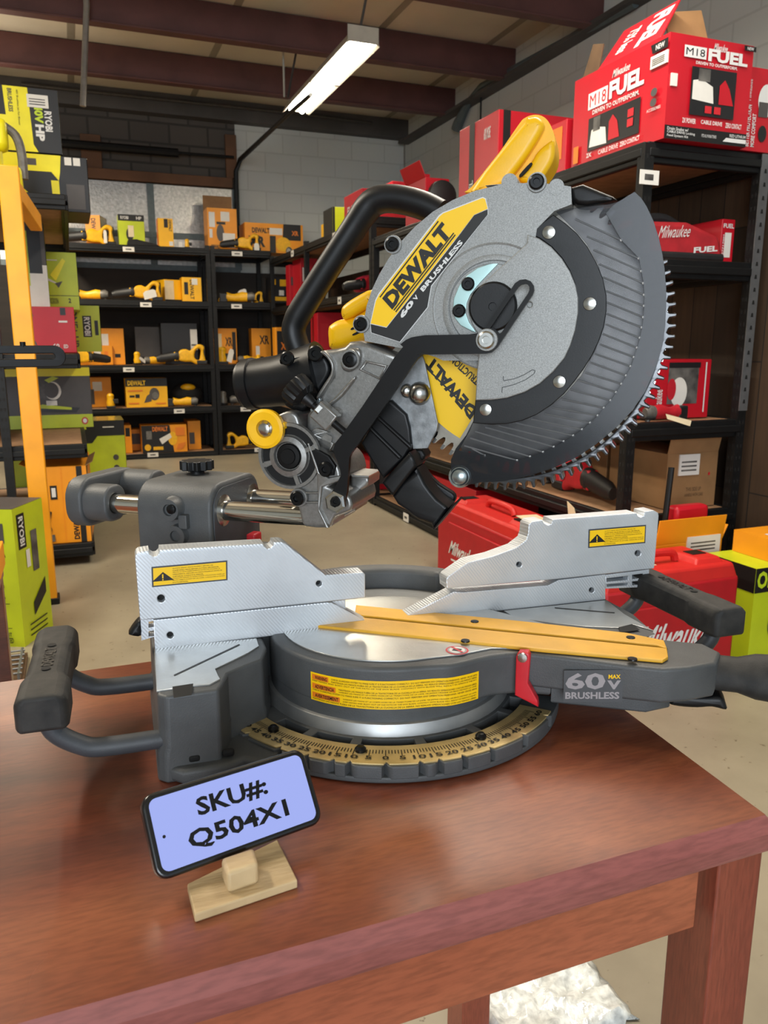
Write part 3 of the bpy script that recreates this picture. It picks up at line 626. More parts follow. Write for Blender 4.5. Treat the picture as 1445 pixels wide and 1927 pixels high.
lt = k(5, (1190, 707), (1275, 695), (1278, 738), (1240, 722)); plS('fence_carrier', [lt], .008, .012, 'machined', None, .0006)
kn = smooth(k(5, (300, 860), (298, 845), (335, 795), (350, 800), (352, 862)), 3, True); plS('fence_knob', [kn], .002, .018, 'black_plastic', None, .004)
p = S(-.262, 0, .123); 
for loopc, fpar, nm in (((408, 480), f1, 5), ((928, 445), f1, 5)):
    pass
for n, c_, r_ in ((5, (441, 690), 17), (5, (1156, 622), 13), (5, (482, 856), 15), (8, (512, 244), 10), (8, (957, 202), 11), (8, (784, 340), 10)):
    x_, z_ = FS.px(k(n, c_), .0)[0]; b = MB(); b.lathe(FS.p(x_, z_, -.006), sy, [(r_/ZM[n][2]*.00056+.0004, 0), (r_/ZM[n][2]*.00056+.0004, .010)], 'rack_hole', 16); b.build('hole_recess', saw)  # black plug added in each fence hole, standing in for the shade inside
# fence warning stickers
def sticker(par, n, tl_, tr_, br_, bl_, yv):
    P = [V(FS.p(*FS.px([k(n, c)[0]], -yv)[0], -yv)) for c in (bl_, br_, tr_, tl_)]; O = P[0]; U_ = P[1]-P[0]; W_ = P[3]-P[0]; b = MB(); nrm = -sy
    R_ = lambda u0, v0, u1, v1, m_, l: b.poly([O+U_*u+W_*v_+nrm*l for u, v_ in ((u0, v0), (u1, v0), (u1, v1), (u0, v1))], m_)
    R_(0, 0, 1, 1, 'grey_dark', .0004); R_(.02, .07, .98, .93, 'yellow_print', .0007)
    tri = lambda c, s_, m_, l: b.poly([O+U_*(c[0]-s_*.9*.36)+W_*(c[1]-s_*.5)+nrm*l, O+U_*(c[0]+s_*.9*.36)+W_*(c[1]-s_*.5)+nrm*l, O+U_*c[0]+W_*(c[1]+s_*.5)+nrm*l], m_)
    tri((.145, .49), .44, 'black_print', .0009)
    R_(.133, .40, .150, .60, 'yellow_print', .0011); R_(.133, .30, .150, .36, 'yellow_print', .0011)
    ls = ['ALWAYS ADJUST FENCE PROPERLY BEFORE USE.', 'CLAMP SMALL PIECES BEFORE CUTTING. SEE MANUAL.', 'AJUSTE LA GUIA DEBIDAMENTE ANTES DE UTILIZAR LA', 'HERRAMIENTA. ASEGURE LAS PIEZAS PEQUENAS ANTES DE', 'CORTARLAS. CONSULTE EL MANUAL.', 'TOUJOURS REGLER LE GUIDE AVANT UTILISATION. FIXER LES', 'PETITS OBJETS AVANT DE LES SCIER. CONSULTER LE GUIDE', "D'UTILISATION."]
    for j, t in enumerate(ls): b.text(t, O+U_*.27+W_*(.80-.098*j), U_*min(.69, .013*len(t)+.02), W_*.062, 'black_print', .0, .001)
    b.build('warning_sticker', par)
sticker(f1, 5, (397, 546), (740, 518), (742, 606), (400, 638), -.002)
sticker(f3, 8, (772, 112), (987, 95), (984, 163), (770, 182), -.002)
# carrying handles: bent tube plus rubber grip
def carry(L):
    s_ = -1 if L else 1; xa = -.27 if L else .29; xg = -.370 if L else .376
    b = MB(); ya, yb = (.030, -.112) if L else (.026, -.122)
    zz = .052 if L else .06
    path = smooth([S(xa+.02*-s_*0+s_*-.02, ya, zz-.012), S(xa+s_*.05, ya, zz-.012), S(xg-s_*.028, ya, zz-.006), S(xg-s_*.006, ya, zz+.012), S(xg, ya, zz+.04), S(xg, ya, zz+.05)], 5)
    b.tube(path, .0095, 'grey_dark', 12); b.build('handle_tube', saw); b = MB()
    path = smooth([S(xa+s_*-.02, yb, zz-.012), S(xa+s_*.05, yb, zz-.012), S(xg-s_*.028, yb, zz-.006), S(xg-s_*.006, yb, zz+.012), S(xg, yb, zz+.04), S(xg, yb, zz+.05)], 5)
    b.tube(path, .0095, 'grey_dark', 12); b.build('handle_tube', saw)
    b = MB(); gz = zz+.045
    prof = [(ya+.026, .017), (ya+.018, .022), (ya-.02, .022), (ya-.032, .019), (yb+.035, .019), (yb+.022, .023), (yb-.018, .023), (yb-.026, .020)]
    rgs = []
    for y_, hw in prof: rgs.append([S(xg-hw*1.0, y_, gz-.022), S(xg+hw*1.0, y_, gz-.022), S(xg+hw, y_, gz+.006), S(xg+hw*.72, y_, gz+.013), S(xg-hw*.72, y_, gz+.013), S(xg-hw, y_, gz+.006)])
    vs = sum(rgs, []); fs = [tuple(range(6))]; K_ = len(prof)
    for j in range(K_-1):
        for i in range(6): fs.append((j*6+i, (j+1)*6+i, (j+1)*6+(i+1) % 6, j*6+(i+1) % 6))
    fs.append(tuple(reversed(range((K_-1)*6, K_*6)))); b.add(vs, fs, 'black_rubber')
    g = b.build('handle_grip', saw, bevel=.004, seg=3)
    b = MB(); zt2 = gz+.0134; yc = (ya+yb)/2
    if L: O, U_, W_ = S(xg+.008, yc-.032, zt2), sy*.064, -sx*.016
    else: O, U_, W_ = S(xg-.008, yc+.032, zt2), -sy*.064, sx*.016
    b.text('DEWALT', O+U_*.12+W_*.15, U_*.76, W_*.7, 'black_plastic', .02, .0006)
    for q in (-.0, 1.0): b.poly([O+U_*q+W_*.5+(sx*cos(t*pi/6)+sy*sin(t*pi/6))*.0045+ZU*.0006 for t in range(12)], 'rack_hole')
    b.build('grip_lettering', g)
carry(True); carry(False)
# rail housing, rails, end cap, top knob
hz = plate('rail_housing', [rrect(-.052, .14, .082, .256, .030, 6)], FX, -.300, -.200, 'grey_cast', saw, bevel=.004)
plate('rail_post', [[(-.044, .03), (.074, .03), (.074, .16), (-.044, .16)]], FX, -.285, -.18, 'grey_cast', saw, bevel=.006)
plate('rail_housing_mouth', [rrect(-.046, .17, .076, .250, .026, 6)], FX, -.2, -.1985, 'grey_dark', saw, bevel=.0005)
RY, RZ = (-.021, .058), .2215
for y_ in RY:
    b = MB(); b.cyl(A(-.395, y_, RZ), A(-.085, y_, RZ), .0122, 'chrome', n=28); b.build('slide_rail', saw)
    b = MB(); b.lathe(A(-.202, y_, RZ), ax, [(.0195, 0), (.0195, .004), (.0135, .006)], 'steel_bolt', 24); b.build('rail_bushing', saw)
plate('rail_end_cap', [rrect(-.046, .190, .084, .254, .026, 7)], FX, -.408, -.384, 'grey_cast', saw, bevel=.004)
plate('rail_end_cap', [rrect(-.043, .199, .001, .245, .018, 7), circ(-.021, .2215, .0125, 20)], FX, -.386, -.350, 'grey_cast', saw, bevel=.003)
plate('rail_end_cap', [rrect(.036, .200, .082, .252, .020, 7)], FX, -.386, -.338, 'grey_cast', saw, bevel=.003)
b = MB(); kx, ky = -.262, .030
b.lathe(A(kx, ky, .255), ZU, [(.010, 0), (.008, .006)], 'black_plastic', 14)
vs = [(.022 if i % 2 == 0 else .0175) for i in range(24)]; lo = [A(kx+r*cos(2*pi*i/24), ky+r*sin(2*pi*i/24), .261) for i, r in enumerate(vs)]; b.prism([v+ZU*.012 for v in lo], lo, 'black_plastic'); b.build('rail_lock_knob', saw, bevel=.001)
for c, r_, l_ in (((500, 280), .013, .014), ((522, 400), .0125, .010)):
    p = Ap(*c, -.052, 5); b = MB(); b.lathe(A(p[0], -.051, p[1]), -ay, [(r_+.002, 0), (r_, .003), (r_, l_), (r_*.55, l_), (r_*.55, l_-.004)], 'grey_cast', 18); b.build('stop_boss', saw)
p = Ap(552, 338, -.052, 5); b = MB(); b.box(A(p[0], -.055, p[1]), (.011, .010, .017), 'grey_cast', Matrix.Rotation(aa, 3, 'Z')); b.build('stop_boss', saw, bevel=.001)
p = Ap(487, 285, -.066, 5); b = MB(); b.lathe(A(p[0], -.064, p[1]), -ay, [(.006, 0), (.0055, .004), (.002, .005)], 'screw_black', 12); b.build('screw', saw)
b = MB(); b.tube([A(-.165, .03, .115), A(-.165, .03, .135), A(-.16, .03, .16)], [.03, .028, .018], 'black_plastic', 12); b.build('bevel_lock_lever', saw)
p = Ap(862, 412, .0, 5); b = MB(); b.box(A(p[0], .0, p[1]), (.012, .02, .012), 'red_plastic', Matrix.Rotation(aa, 3, 'Z')); b.build('lock_tab', saw, 'small red lock tab below the rails', .002)
# ------------------------------------------------------------------ saw head
def bolt(px, n, yv, r, m_, name='bolt', hgt=.005, hexa=False, washer=None, par=None):
    p = Ap(*px, yv, n); b = MB(); c = A(p[0], yv, p[1])
    if washer: b.lathe(c, -ay, [(r*1.28, 0), (r*1.22, .0018)], washer, 22)
    b.lathe(c-ay*(.0015 if washer else 0), -ay, [(r, 0), (r, hgt*.7), (r*.8, hgt), (r*.45, hgt), (r*.4, hgt*.45)], m_, 6 if hexa else 18); return b.build(name, par or saw)
# carriage at the rail end
ca = k(4, (235, 455), (260, 440), (310, 420), (350, 425), (378, 455), (400, 530), (430, 600), (480, 625), (560, 680), (612, 735), (632, 800), (628, 830), (560, 870), (650, 900), (690, 940), (690, 1010), (600, 1045), (575, 1095), (545, 1112), (420, 1104), (395, 1060), (375, 970), (360, 890), (310, 825), (240, 780), (200, 720), (190, 650), (205, 580), (230, 520))
car = plA('rail_carriage', [smooth(ca, 2, True)], -.042, .095, 'cast_alu', None, .004, res=2)
c = Ap(330, 685, -.042, 4); b = MB(); cc = A(c[0], -.041, c[1])
b.lathe(cc, -ay, [(.0385, 0), (.0375, .004), (.034, .004), (.033, .001), (.0235, .001), (.0225, .006), (.017, .007), (.0155, .003), (.0150, .003)], 'cast_alu', 40)
b.lathe(cc-ay*.003, -ay, [(.0150, 0), (.0135, .002), (.009, .0025), (.0085, .004), (.002, .004)], 'black_steel', 24)
for t in (20, 110, 200, 290):
    t = radians(t); u = ax*cos(t)+ZU*sin(t); v_ = -ax*sin(t)+ZU*cos(t); m0 = cc+u*.028-ay*.0026
    vs = [m0+u*a*.0058+v_*c_*.0025-ay*d for d in (-.002, .003) for a, c_ in ((-1, -1), (1, -1), (1, 1), (-1, 1))]
    b.add(vs, [(3, 2, 1, 0), (4, 5, 6, 7), (0, 1, 5, 4), (1, 2, 6, 5), (2, 3, 7, 6), (3, 0, 4, 7)], 'cast_alu')
b.build('pivot_boss', car)
for t in range(4):
    aa0, aa1 = radians(26+90*t), radians(104+90*t)
    lo = [(c[0]+r*cos(q), c[1]+r*sin(q)) for r, qs in ((.0335, [aa0+(aa1-aa0)*i/8 for i in range(9)]), (.0245, [aa1+(aa0-aa1)*i/8 for i in range(9)])) for q in qs]
    b = MB(); b.poly([A(x, -.0422, z) for x, z in lo], 'rack_hole'); b.build('boss_recess', car)
rib = k(4, (360, 760), (440, 720), (480, 760), (490, 870), (470, 900), (400, 880), (370, 830))
plA('casting_rib', [[(x, y) for x, y in k(4, (438, 615), (560, 685), (600, 745), (590, 800), (540, 805), (500, 770), (440, 660))]], -.046, .006, 'black_steel', None, .0015)
plA('casting_rib', [k(4, (430, 610), (444, 612), (505, 780), (560, 815), (632, 800), (632, 832), (520, 868), (505, 1000), (560, 1110), (540, 1112), (495, 1010), (492, 870), (490, 790))], -.047, .006, 'cast_alu', None, .0015)
plA('casting_rib', [k(4, (390, 900), (500, 898), (500, 910), (420, 912))], -.047, .006, 'cast_alu', None, .001); plA('casting_rib', [k(4, (420, 955), (498, 955), (498, 967), (420, 967))], -.047, .006, 'cast_alu', None, .001)
bolt((548, 762), 4, -.046, .0085, 'screw_black', hgt=.006); bolt((385, 930), 4, -.046, .0085, 'screw_black', hgt=.007, washer='cast_alu')
# bracket on the far side of the carriage
bk = k(4, (690, 800), (795, 808), (790, 860), (720, 910), (715, 1010), (640, 1050), (600, 1040), (690, 930))
plA('rear_bracket', [bk], .0, .05, 'cast_alu', None, .003); plA('rear_bracket_top', [k(4, (690, 795), (798, 803), (795, 812), (700, 812))], -.02, .05, 'machined_top', None, .0008)
# main arm casting
mc = k(4, (505, 72), (530, 60), (600, 52), (650, 40), (680, 10), (740, 4), (800, 20), (900, 60), (1010, 110), (960, 240), (850, 360), (760, 480), (690, 570), (640, 620), (580, 660), (520, 640), (440, 600), (425, 520), (428, 440), (470, 380), (500, 330), (545, 250), (575, 210), (576, 150), (550, 105))
arm = plA('saw_arm', [mc], -.030, .060, 'cast_alu', None, .006, res=2)
plA('casting_rib', [smooth(k(4, (720, 225), (640, 330), (580, 380), (500, 445), (488, 430), (560, 370), (620, 310), (700, 225)), 2, True)], -.036, .01, 'cast_alu', None, .002)
pk = k(4, (775, 120), (905, 150), (860, 235), (738, 175)); plA('casting_rib', [smooth(pk, 1, True), k(4, (785, 135), (890, 160), (855, 220), (755, 172))], -.034, .006, 'cast_alu', None, .001)
plA('casting_rib', [smooth(k(4, (640, 90), (680, 50), (730, 50), (752, 85), (735, 140), (690, 185), (645, 180), (628, 140)), 3, True)], -.037, .01, 'cast_alu', None, .003)
bolt((690, 115), 4, -.037, .0085, 'screw_black', hgt=.003, washer='cast_alu')
plA('casting_rib', [k(4, (480, 560), (590, 610), (560, 660), (575, 575), (545, 560), (500, 600), (450, 540), (490, 520), (560, 545))], -.035, .008, 'cast_alu', None, .001)
plA('casting_rib', [smooth(k(4, (505, 420), (560, 395), (620, 420), (600, 470), (545, 485), (505, 455)), 2, True)], -.044, .02, 'cast_alu', None, .003)
# edge rim round the arm beside the dust port
plA('casting_rib', [smooth(k(4, (505, 72), (530, 62), (560, 90), (590, 140), (585, 210), (545, 280), (500, 345), (485, 335), (530, 260), (568, 200), (570, 150), (545, 105)), 2, True)], -.036, .012, 'cast_alu', None, .002)
# depth rod with black knob
def rod(n, a, c, yv, r, m_, nm, par=None, r1=None, seg_=14):
    p, q = Ap(*a, yv, n), Ap(*c, yv, n); b = MB(); b.cyl(A(p[0], yv, p[1]), A(q[0], yv, q[1]), r, m_, r1, seg_); return b.build(nm, par or saw)
dr = rod(4, (420, 345), (655, 545), -.052, .0042, 'black_steel', 'depth_rod')
p, q = Ap(345, 262, -.052, 4), Ap(425, 340, -.052, 4); a, c = A(p[0], -.052, p[1]), A(q[0], -.052, q[1]); d = (c-a).normalized(); e1 = d.orthogonal().normalized(); e2 = d.cross(e1)
b = MB(); lo = [(e1*cos(2*pi*i/32)+e2*sin(2*pi*i/32))*(.0185 if i % 2 else .0165) for i in range(32)]; L_ = (c-a).length
lv2 = [[a+v*.9 for v in lo], [a+d*.004+v for v in lo], [a+d*L_*.8+v*.92 for v in lo], [a+d*L_+v*.55 for v in lo]]; vs = sum(lv2, []); fs = [tuple(range(32))]+[(j*32+i, (j+1)*32+i, (j+1)*32+(i+1) % 32, j*32+(i+1) % 32) for j in range(3) for i in range(32)]+[tuple(reversed(range(96, 128)))]
b.add(vs, fs, 'black_plastic'); b.build('depth_knob', dr)
rod(4, (425, 342), (470, 382), -.052, .008, 'black_plastic', 'depth_knob', dr, .005)
rod(4, (500, 402), (520, 420), -.052, .0085, 'steel_bolt', 'lock_nut', dr, None, 6)
b = MB(); p = Ap(545, 445, -.048, 4); b.box(A(p[0], -.05, p[1]), (.026, .016, .022), 'cast_alu', Matrix.Rotation(aa, 3, 'Z') @ Matrix.Rotation(radians(40), 3, 'Y')); b.build('rod_boss', saw, bevel=.002)
plA('rod_stop', [k(4, (450, 410), (500, 340), (510, 350), (505, 385), (490, 440), (455, 425))], -.04, .006, 'zinc', None, .0006)
# yellow detent knob
p = Ap(195, 522, -.05, 4); b = MB(); b.lathe(A(p[0], -.040, p[1]), -ay, [(.012, 0), (.012, .006), (.0215, .008), (.0222, .016), (.019, .018), (.010, .017), (.0095, .013)], 'yellow_paint', 30)
ykb = b.build('pull_knob', saw, 'yellow ring shaped pull knob')
b = MB(); b.lathe(A(p[0], -.052, p[1]), -ay, [(.0095, 0), (.0095, .001), (.0065, .001), (.0065, .006), (.004, .007), (.001, .007)], 'steel_bolt', 16); b.build('screw', ykb)
plA('pull_knob_tab', [k(4, (240, 470), (298, 490), (296, 525), (270, 535), (240, 560))], -.052, .01, 'yellow_paint', 'yellow tab on the pull knob', .002)
# dust port
def tubepx(n, pts, yv, rs, m_, nm, par=None, nseg=22):
    P = [A(*(lambda q: (q[0], yv, q[1]))(Ap(*p_, yv, n))) for p_ in pts]; b = MB(); b.tube(P, rs, m_, nseg); return b.build(nm, par or saw)
tubepx(4, [(58, 265), (75, 263), (78, 263), (128, 256), (132, 256), (270, 240), (420, 215), (520, 190)], .0, [.0275, .0285, .030, .0305, .0285, .0295, .034, .036], 'black_plastic', 'dust_port')
plA('dust_shroud', [smooth(k(4, (268, 128), (300, 110), (420, 86), (500, 70), (545, 105), (566, 160), (562, 205), (525, 270), (480, 340), (430, 405), (390, 425), (330, 410), (285, 370), (330, 300)), 2, True)], -.024, .05, 'black_plastic', None, .005)
plA('dust_shroud_top', [k(4, (262, 108), (320, 95), (330, 118), (480, 86), (490, 70), (515, 66), (515, 92), (268, 140))], -.028, .05, 'black_steel', None, .003)
bolt((320, 108), 4, -.03, .008, 'screw_black'); bolt((487, 80), 4, -.03, .009, 'screw_black')
# D handle loop
hp = smooth(k(1, (385, 965), (362, 930), (340, 880), (325, 810), (345, 745), (395, 660), (480, 525), (620, 310), (712, 170), (765, 115), (840, 98), (940, 110), (1040, 140), (1120, 180)), 3)
tubepx(None, [], 0, [], 'black_plastic', 'x') if False else None
P = []
for x, y in hp: q = Ap(x, y, .022); P.append(A(q[0], .022, q[1]))
b = MB(); b.tube(P, [.0138 if i < 12 else (.0142 if i < 24 else .0150) for i in range(len(P))], 'black_plastic', 18, 1.15); b.build('main_handle', saw)
# motor and battery housings behind the guard
def plback(nm, n, pts, yf, th, m_, bev, label=None): return plA(nm, [smooth(k(n, *pts), 3, True)], yf, th, m_, label, bev, res=3)
plback('motor_housing', 1, [(500, 800), (520, 775), (560, 755), (640, 740), (740, 690), (745, 830), (600, 905), (515, 918), (500, 860)], .045, .075, 'yellow_paint', .012)
plback('motor_housing', 1, [(575, 735), (573, 700), (590, 672), (650, 630), (740, 590), (760, 660), (700, 700), (600, 755)], .040, .06, 'yellow_paint', .010)
plback('motor_vent', 1, [(640, 800), (700, 775), (702, 784), (642, 812)], .0435, .003, 'rack_hole', .0004); plback('motor_vent', 1, [(648, 832), (700, 808), (702, 818), (650, 842)], .0435, .003, 'rack_hole', .0004)
th_o = [(280, 450), (300, 420), (430, 260), (545, 95), (575, 62), (620, 45), (665, 50), (700, 80), (728, 140), (737, 200), (733, 262), (712, 312), (670, 372), (635, 410), (560, 440)]
plback('battery_housing', 2, th_o, .06, .05, 'yellow_paint', .016)
plback('battery_housing', 2, [(290, 440), (560, 85), (600, 55), (640, 50), (672, 78), (668, 120), (600, 235), (520, 345), (440, 430)], .045, .02, 'yellow_paint', .007)
plback('battery_housing', 2, [(545, 360), (600, 300), (640, 235), (690, 190), (728, 175), (730, 260), (690, 340), (640, 400), (560, 395)], .05, .02, 'yellow_paint', .006)
plA('motor_mount', [k(2, (340, 432), (600, 424), (620, 520), (340, 520))], .028, .07, 'yellow_paint', None, .004)
plA('motor_mount', [k(1, (722, 720), (800, 640), (800, 820), (722, 820))], .028, .08, 'yellow_paint', None, .004)
q_ = Ap(928, 577, .03); b = MB(); b.lathe(A(q_[0], .028, q_[1]), ay, [(.05, 0), (.05, .05), (.044, .085), (.03, .095)], 'yellow_paint', 28); b.build('motor_housing', saw)
plback('battery_gap', 2, [(548, 358), (604, 296), (612, 308), (560, 366)], .044, .004, 'rack_hole', .0005)
# upper guard
ug = k(1, (712, 872), (706, 830), (708, 760), (722, 680), (752, 590), (790, 510), (840, 425), (905, 335), (985, 250), (1080, 170), (1190, 105), (1310, 55), (1445, 22))+k(2, (370, 414), (470, 404), (560, 402), (650, 402), (740, 408), (818, 420), (822, 512), (730, 548), (640, 640), (620, 760), (560, 900), (480, 1100), (420, 1230), (330, 1330), (150, 1330))+k(1, (1100, 960), (1000, 930), (880, 905))
gd = plA('upper_guard', [ug], -.032, .062, 'silver_paint', None, .0045, res=3)
for n, c, rr in ((2, (498, 398), .008), (2, (742, 424), .0075)): p = Ap(*c, -.03, n); b = MB(); b.cyl(A(p[0], -.0325, p[1]), A(p[0], .028, p[1]), rr, 'silver_paint', n=18); b.build('guard_lug', gd)
for n, c in ((2, (640, 398)), (1, (866, 348)), (1, (694, 780))): bolt(c, n, -.033, .0075, 'screw_black', hgt=.004, washer='silver_paint', par=gd)
# boss round the arbor
c = Ap(410, 1050, -.032, 2); b = MB(); cc = A(c[0], -.0315, c[1]); ppm = 2.779*FPX/.88
b.lathe(cc, -ay, [(.0640, .0), (.0625, .0012), (.0520, -.004), (.0515, .0035), (.050, .0042), (.046, .0042)], 'silver_paint', 64, False); b.build('arbor_boss', gd)
plA('arbor_plate', [circpx(k(2, (410, 1050))[0], 228/2.779, 48)], -.0345, .004, 'silver_paint', None, .0008, gd)
tz = k(2, (438, 822), (392, 824), (330, 845), (275, 885), (232, 940), (205, 1005), (200, 1065), (212, 1110), (240, 1145), (300, 1178), (320, 1180), (285, 1130), (268, 1085), (272, 1030), (292, 985), (340, 925))
plA('guard_pivot_plate', [tz], -.0365, .0022, 'teal_zinc', 'pale teal zinc plate beside the arbor', .0005)
for c in ((282, 930), (235, 1070)): bolt(c, 2, -.0365, .0068, 'screw_black', hgt=.005)
# guard decal: yellow panel, black band, lettering
b = MB(); yq = -.0325
def pA(n, pts, yv=None): return [A(q[0], (yq if yv is None else yv), q[1]) for q in [Ap(*p_, (yq if yv is None else yv), n) for p_ in pts]]
b.poly(pA(1, [(742, 776), (1382, 150), (1384, 182), (1076, 575), (1056, 690), (905, 880), (745, 828)][::-1]), 'white_print')
bl_ = [(744, 780), (830, 800), (1230, 292), (1308, 188), (1380, 156), (1380, 184), (1072, 572), (1052, 688), (902, 876), (748, 826)]
b.poly(pA(1, bl_, yq-.0004)[::-1], 'black_print')
ye = [(744, 776), (772, 655), (790, 620), (1118, 195), (1138, 178), (1352, 94), (1366, 100), (1380, 152), (1306, 186), (1226, 292), (830, 796)]
b.poly(pA(1, [(740, 780), (768, 650), (786, 614), (1114, 188), (1136, 172), (1354, 88), (1370, 96), (1384, 154), (1306, 188), (1226, 294), (830, 800)], yq-.0003)[::-1], 'white_print')
b.poly(pA(1, ye, yq-.0007)[::-1], 'yellow_print')
def line(n, p_, q_, wpx, m_, yv): 
    (x0, y0), (x1, y1) = p_, q_; l = math.hypot(x1-x0, y1-y0); dx, dy = -(y1-y0)/l*wpx/2, (x1-x0)/l*wpx/2
    b.poly(pA(n, [(x0+dx, y0+dy), (x1+dx, y1+dy), (x1-dx, y1-dy), (x0-dx, y0-dy)], yv)[::-1], m_)
y2 = yq-.0011
line(1, (794, 634), (1112, 220), 7, 'black_print', y2); line(1, (870, 705), (1196, 284), 7, 'black_print', y2); line(1, (880, 714), (1204, 294), 7, 'black_print', y2)
def tpx(t, n, bl, br, tl_, m_, yv, bold=.03): P = pA(n, [bl, br, tl_], yv); b.text(t, P[0], P[1]-P[0], P[2]-P[0], m_, bold, .0003)
tpx('DEWALT', 1, (862, 702), (1190, 286), (806, 640), 'black_print', y2, .055)
tpx('60', 1, (918, 752), (984, 664), (896, 732), 'white_print', y2, .05); tpx('V', 1, (990, 656), (1008, 632), (972, 642), 'white_print', y2, .04)
tpx('BRUSHLESS', 1, (1030, 606), (1248, 338), (1012, 588), 'white_print', y2, .04)
b.build('brand_decal', gd, 'yellow and black lettered decal on the guard')
# blade with teeth
bq = Ap(975, 628, 0); BX, BZ, BR = bq[0], bq[1], .1488
b = MB(); nt = 80; pts = []
for i in range(nt):
    a0 = 2*pi*i/nt
    for da, r in ((0, BR-.006), (.10, BR-.0005), (.34, BR), (.40, BR-.003), (.44, BR-.0095), (.60, BR-.0125), (.80, BR-.0115)):
        a = a0-da*2*pi/nt; pts.append((BX+r*cos(a), BZ+r*sin(a)))
pts = pts[::-1] if False else pts
loop = []
for i in range(nt):
    for j in (6, 5, 4, 3, 2, 1): pass
ordered = sorted(pts, key=lambda p: math.atan2(p[1]-BZ, p[0]-BX))
bl = plate('saw_blade', [ordered, circ(BX, BZ, .0127, 24)], FA, -.0011, .0011, 'blade_steel', saw, 'round saw blade with carbide teeth', .0)
b = MB()
for i in range(nt):
    a = 2*pi*i/nt-.3*2*pi/nt; u = ax*cos(a)+ZU*sin(a); v_ = -ax*sin(a)+ZU*cos(a); c = A(BX, 0, BZ)+u*(BR-.0022)
    vs = [c+u*x*.0031+v_*y*.0016+ay*z*.0017 for x in (-1, 1) for y in (-1, 1) for z in (-1, 1)]; b.add(vs, [(0, 1, 3, 2), (4, 6, 7, 5), (0, 4, 5, 1), (2, 3, 7, 6), (0, 2, 6, 4), (1, 5, 7, 3)], 'carbide')
b.build('carbide_tip', bl)['kind'] = 'stuff'
# print on the blade
b = MB(); yb_ = -.0018
rot = lambda r, t: (BX+r*cos(radians(t)), BZ+r*sin(radians(t)))
sect = [A(*(lambda q: (q[0], yb_, q[1]))(rot(.128, t))) for t in range(150, 246, 4)]+[A(*(lambda q: (q[0], yb_, q[1]))(rot(.05, t))) for t in range(246, 148, -8)]
b.poly(sect, 'yellow_print')
tpx('DEWALT', 3, (330, 585), (90, 300), (290, 640), 'black_print', yb_-.0004, .05)
b.v[-1]
line(3, (60, 365), (300, 605), 8, 'black_print', yb_-.0004)
tpx('CONSTRUCTION', 3, (420, 500), (205, 300), (395, 530), 'black_print', yb_-.0004, .03)
b.build('blade_print', bl, 'yellow lettered print on the blade')
# zinc bracket in front of the blade and the black chute
plA('guard_bracket', [k(4, (1115, 92), (1128, 130), (1205, 490), (1200, 530), (1145, 640), (1058, 645), (1045, 540), (1010, 440), (940, 360), (880, 350), (960, 240), (1060, 130))], -.016, .004, 'dusty_steel', None, .0008)
b = MB(); p = Ap(1100, 315, -.016, 4); b.ell(A(p[0], -.017, p[1]), (.013, .012, .013), 'steel_bolt', 16, 8); b.build('dome_bolt', saw)
b = MB(); p = Ap(1025, 300, -.016, 4); b.ell(A(p[0], -.016, p[1]), (.008, .006, .008), 'steel_bolt', 12, 8); b.build('dome_bolt', saw)
ch1 = [(905, 360), (930, 355), (1020, 440), (1040, 520), (1050, 620), (1010, 690), (960, 740), (880, 820), (820, 730), (750, 610), (790, 540), (840, 460)]
plA('dust_chute', [k(4, *ch1)], -.022, .045, 'black_plastic', None, .003)
plA('dust_chute', [k(4, (795, 530), (812, 515), (990, 690), (970, 705))], -.026, .01, 'black_plastic', None, .002); plA('dust_chute', [k(4, (840, 465), (855, 450), (1045, 620), (1040, 650))], -.026, .01, 'black_plastic', None, .002)
plA('dust_chute', [smooth(k(4, (1062, 645), (1110, 642), (1132, 680), (1125, 705), (1050, 760), (1040, 690)), 1, True)], .0, .03, 'black_steel', None, .003)
plA('dust_flap', [k(4, (870, 845), (1030, 665), (1060, 690), (1078, 745), (940, 925), (925, 915))], -.030, .05, 'black_plastic', None, .004)
fl = smooth(k(4, (935, 925), (1060, 780), (1085, 760), (1130, 850), (1200, 940), (1262, 985), (1255, 1010), (1180, 1112), (1165, 1090), (1090, 1065), (1020, 1010)), 2, True)
plA('dust_flap', [fl], -.026, .04, 'black_plastic', None, .004)
fl2 = smooth(k(4, (1070, 760), (1110, 735), (1150, 790), (1210, 850), (1290, 900), (1308, 930), (1300, 960), (1262, 1000), (1230, 970), (1150, 890), (1100, 820)), 2, True)
plA('dust_flap', [fl2], .012, .012, 'black_plastic', None, .003)
plA('rod_stop', [k(4, (1175, 1115), (1300, 965), (1306, 975), (1182, 1124))], -.028, .045, 'black_plastic', None, .001)
# lower guard: smoked clear shell, dark ring, silver disc
outer = k(2, (735, 547), (890, 522), (1020, 508), (1080, 492), (1120, 470), (1150, 446), (1185, 478), (1215, 525), (1250, 600), (1278, 690), (1296, 770), (1308, 850), (1316, 950), (1316, 1050), (1310, 1150), (1296, 1250), (1270, 1340))+k(3, (1248, 400), (1205, 495), (1140, 590), (1060, 675), (960, 760), (850, 835), (730, 890), (600, 932), (470, 960), (340, 968), (245, 985), (190, 950), (190, 850), (215, 790), (250, 745), (285, 700), (303, 655))
inn = k(3, (420, 655), (560, 635), (680, 587), (780, 512), (870, 410), (945, 270), (985, 130), (992, 20))+k(2, (995, 960), (955, 820), (900, 720), (840, 650), (790, 600))
lg = plA('lower_guard', [outer+inn], -.0245, .0035, 'clear_guard', 'smoked clear ribbed guard over the blade', .0008)
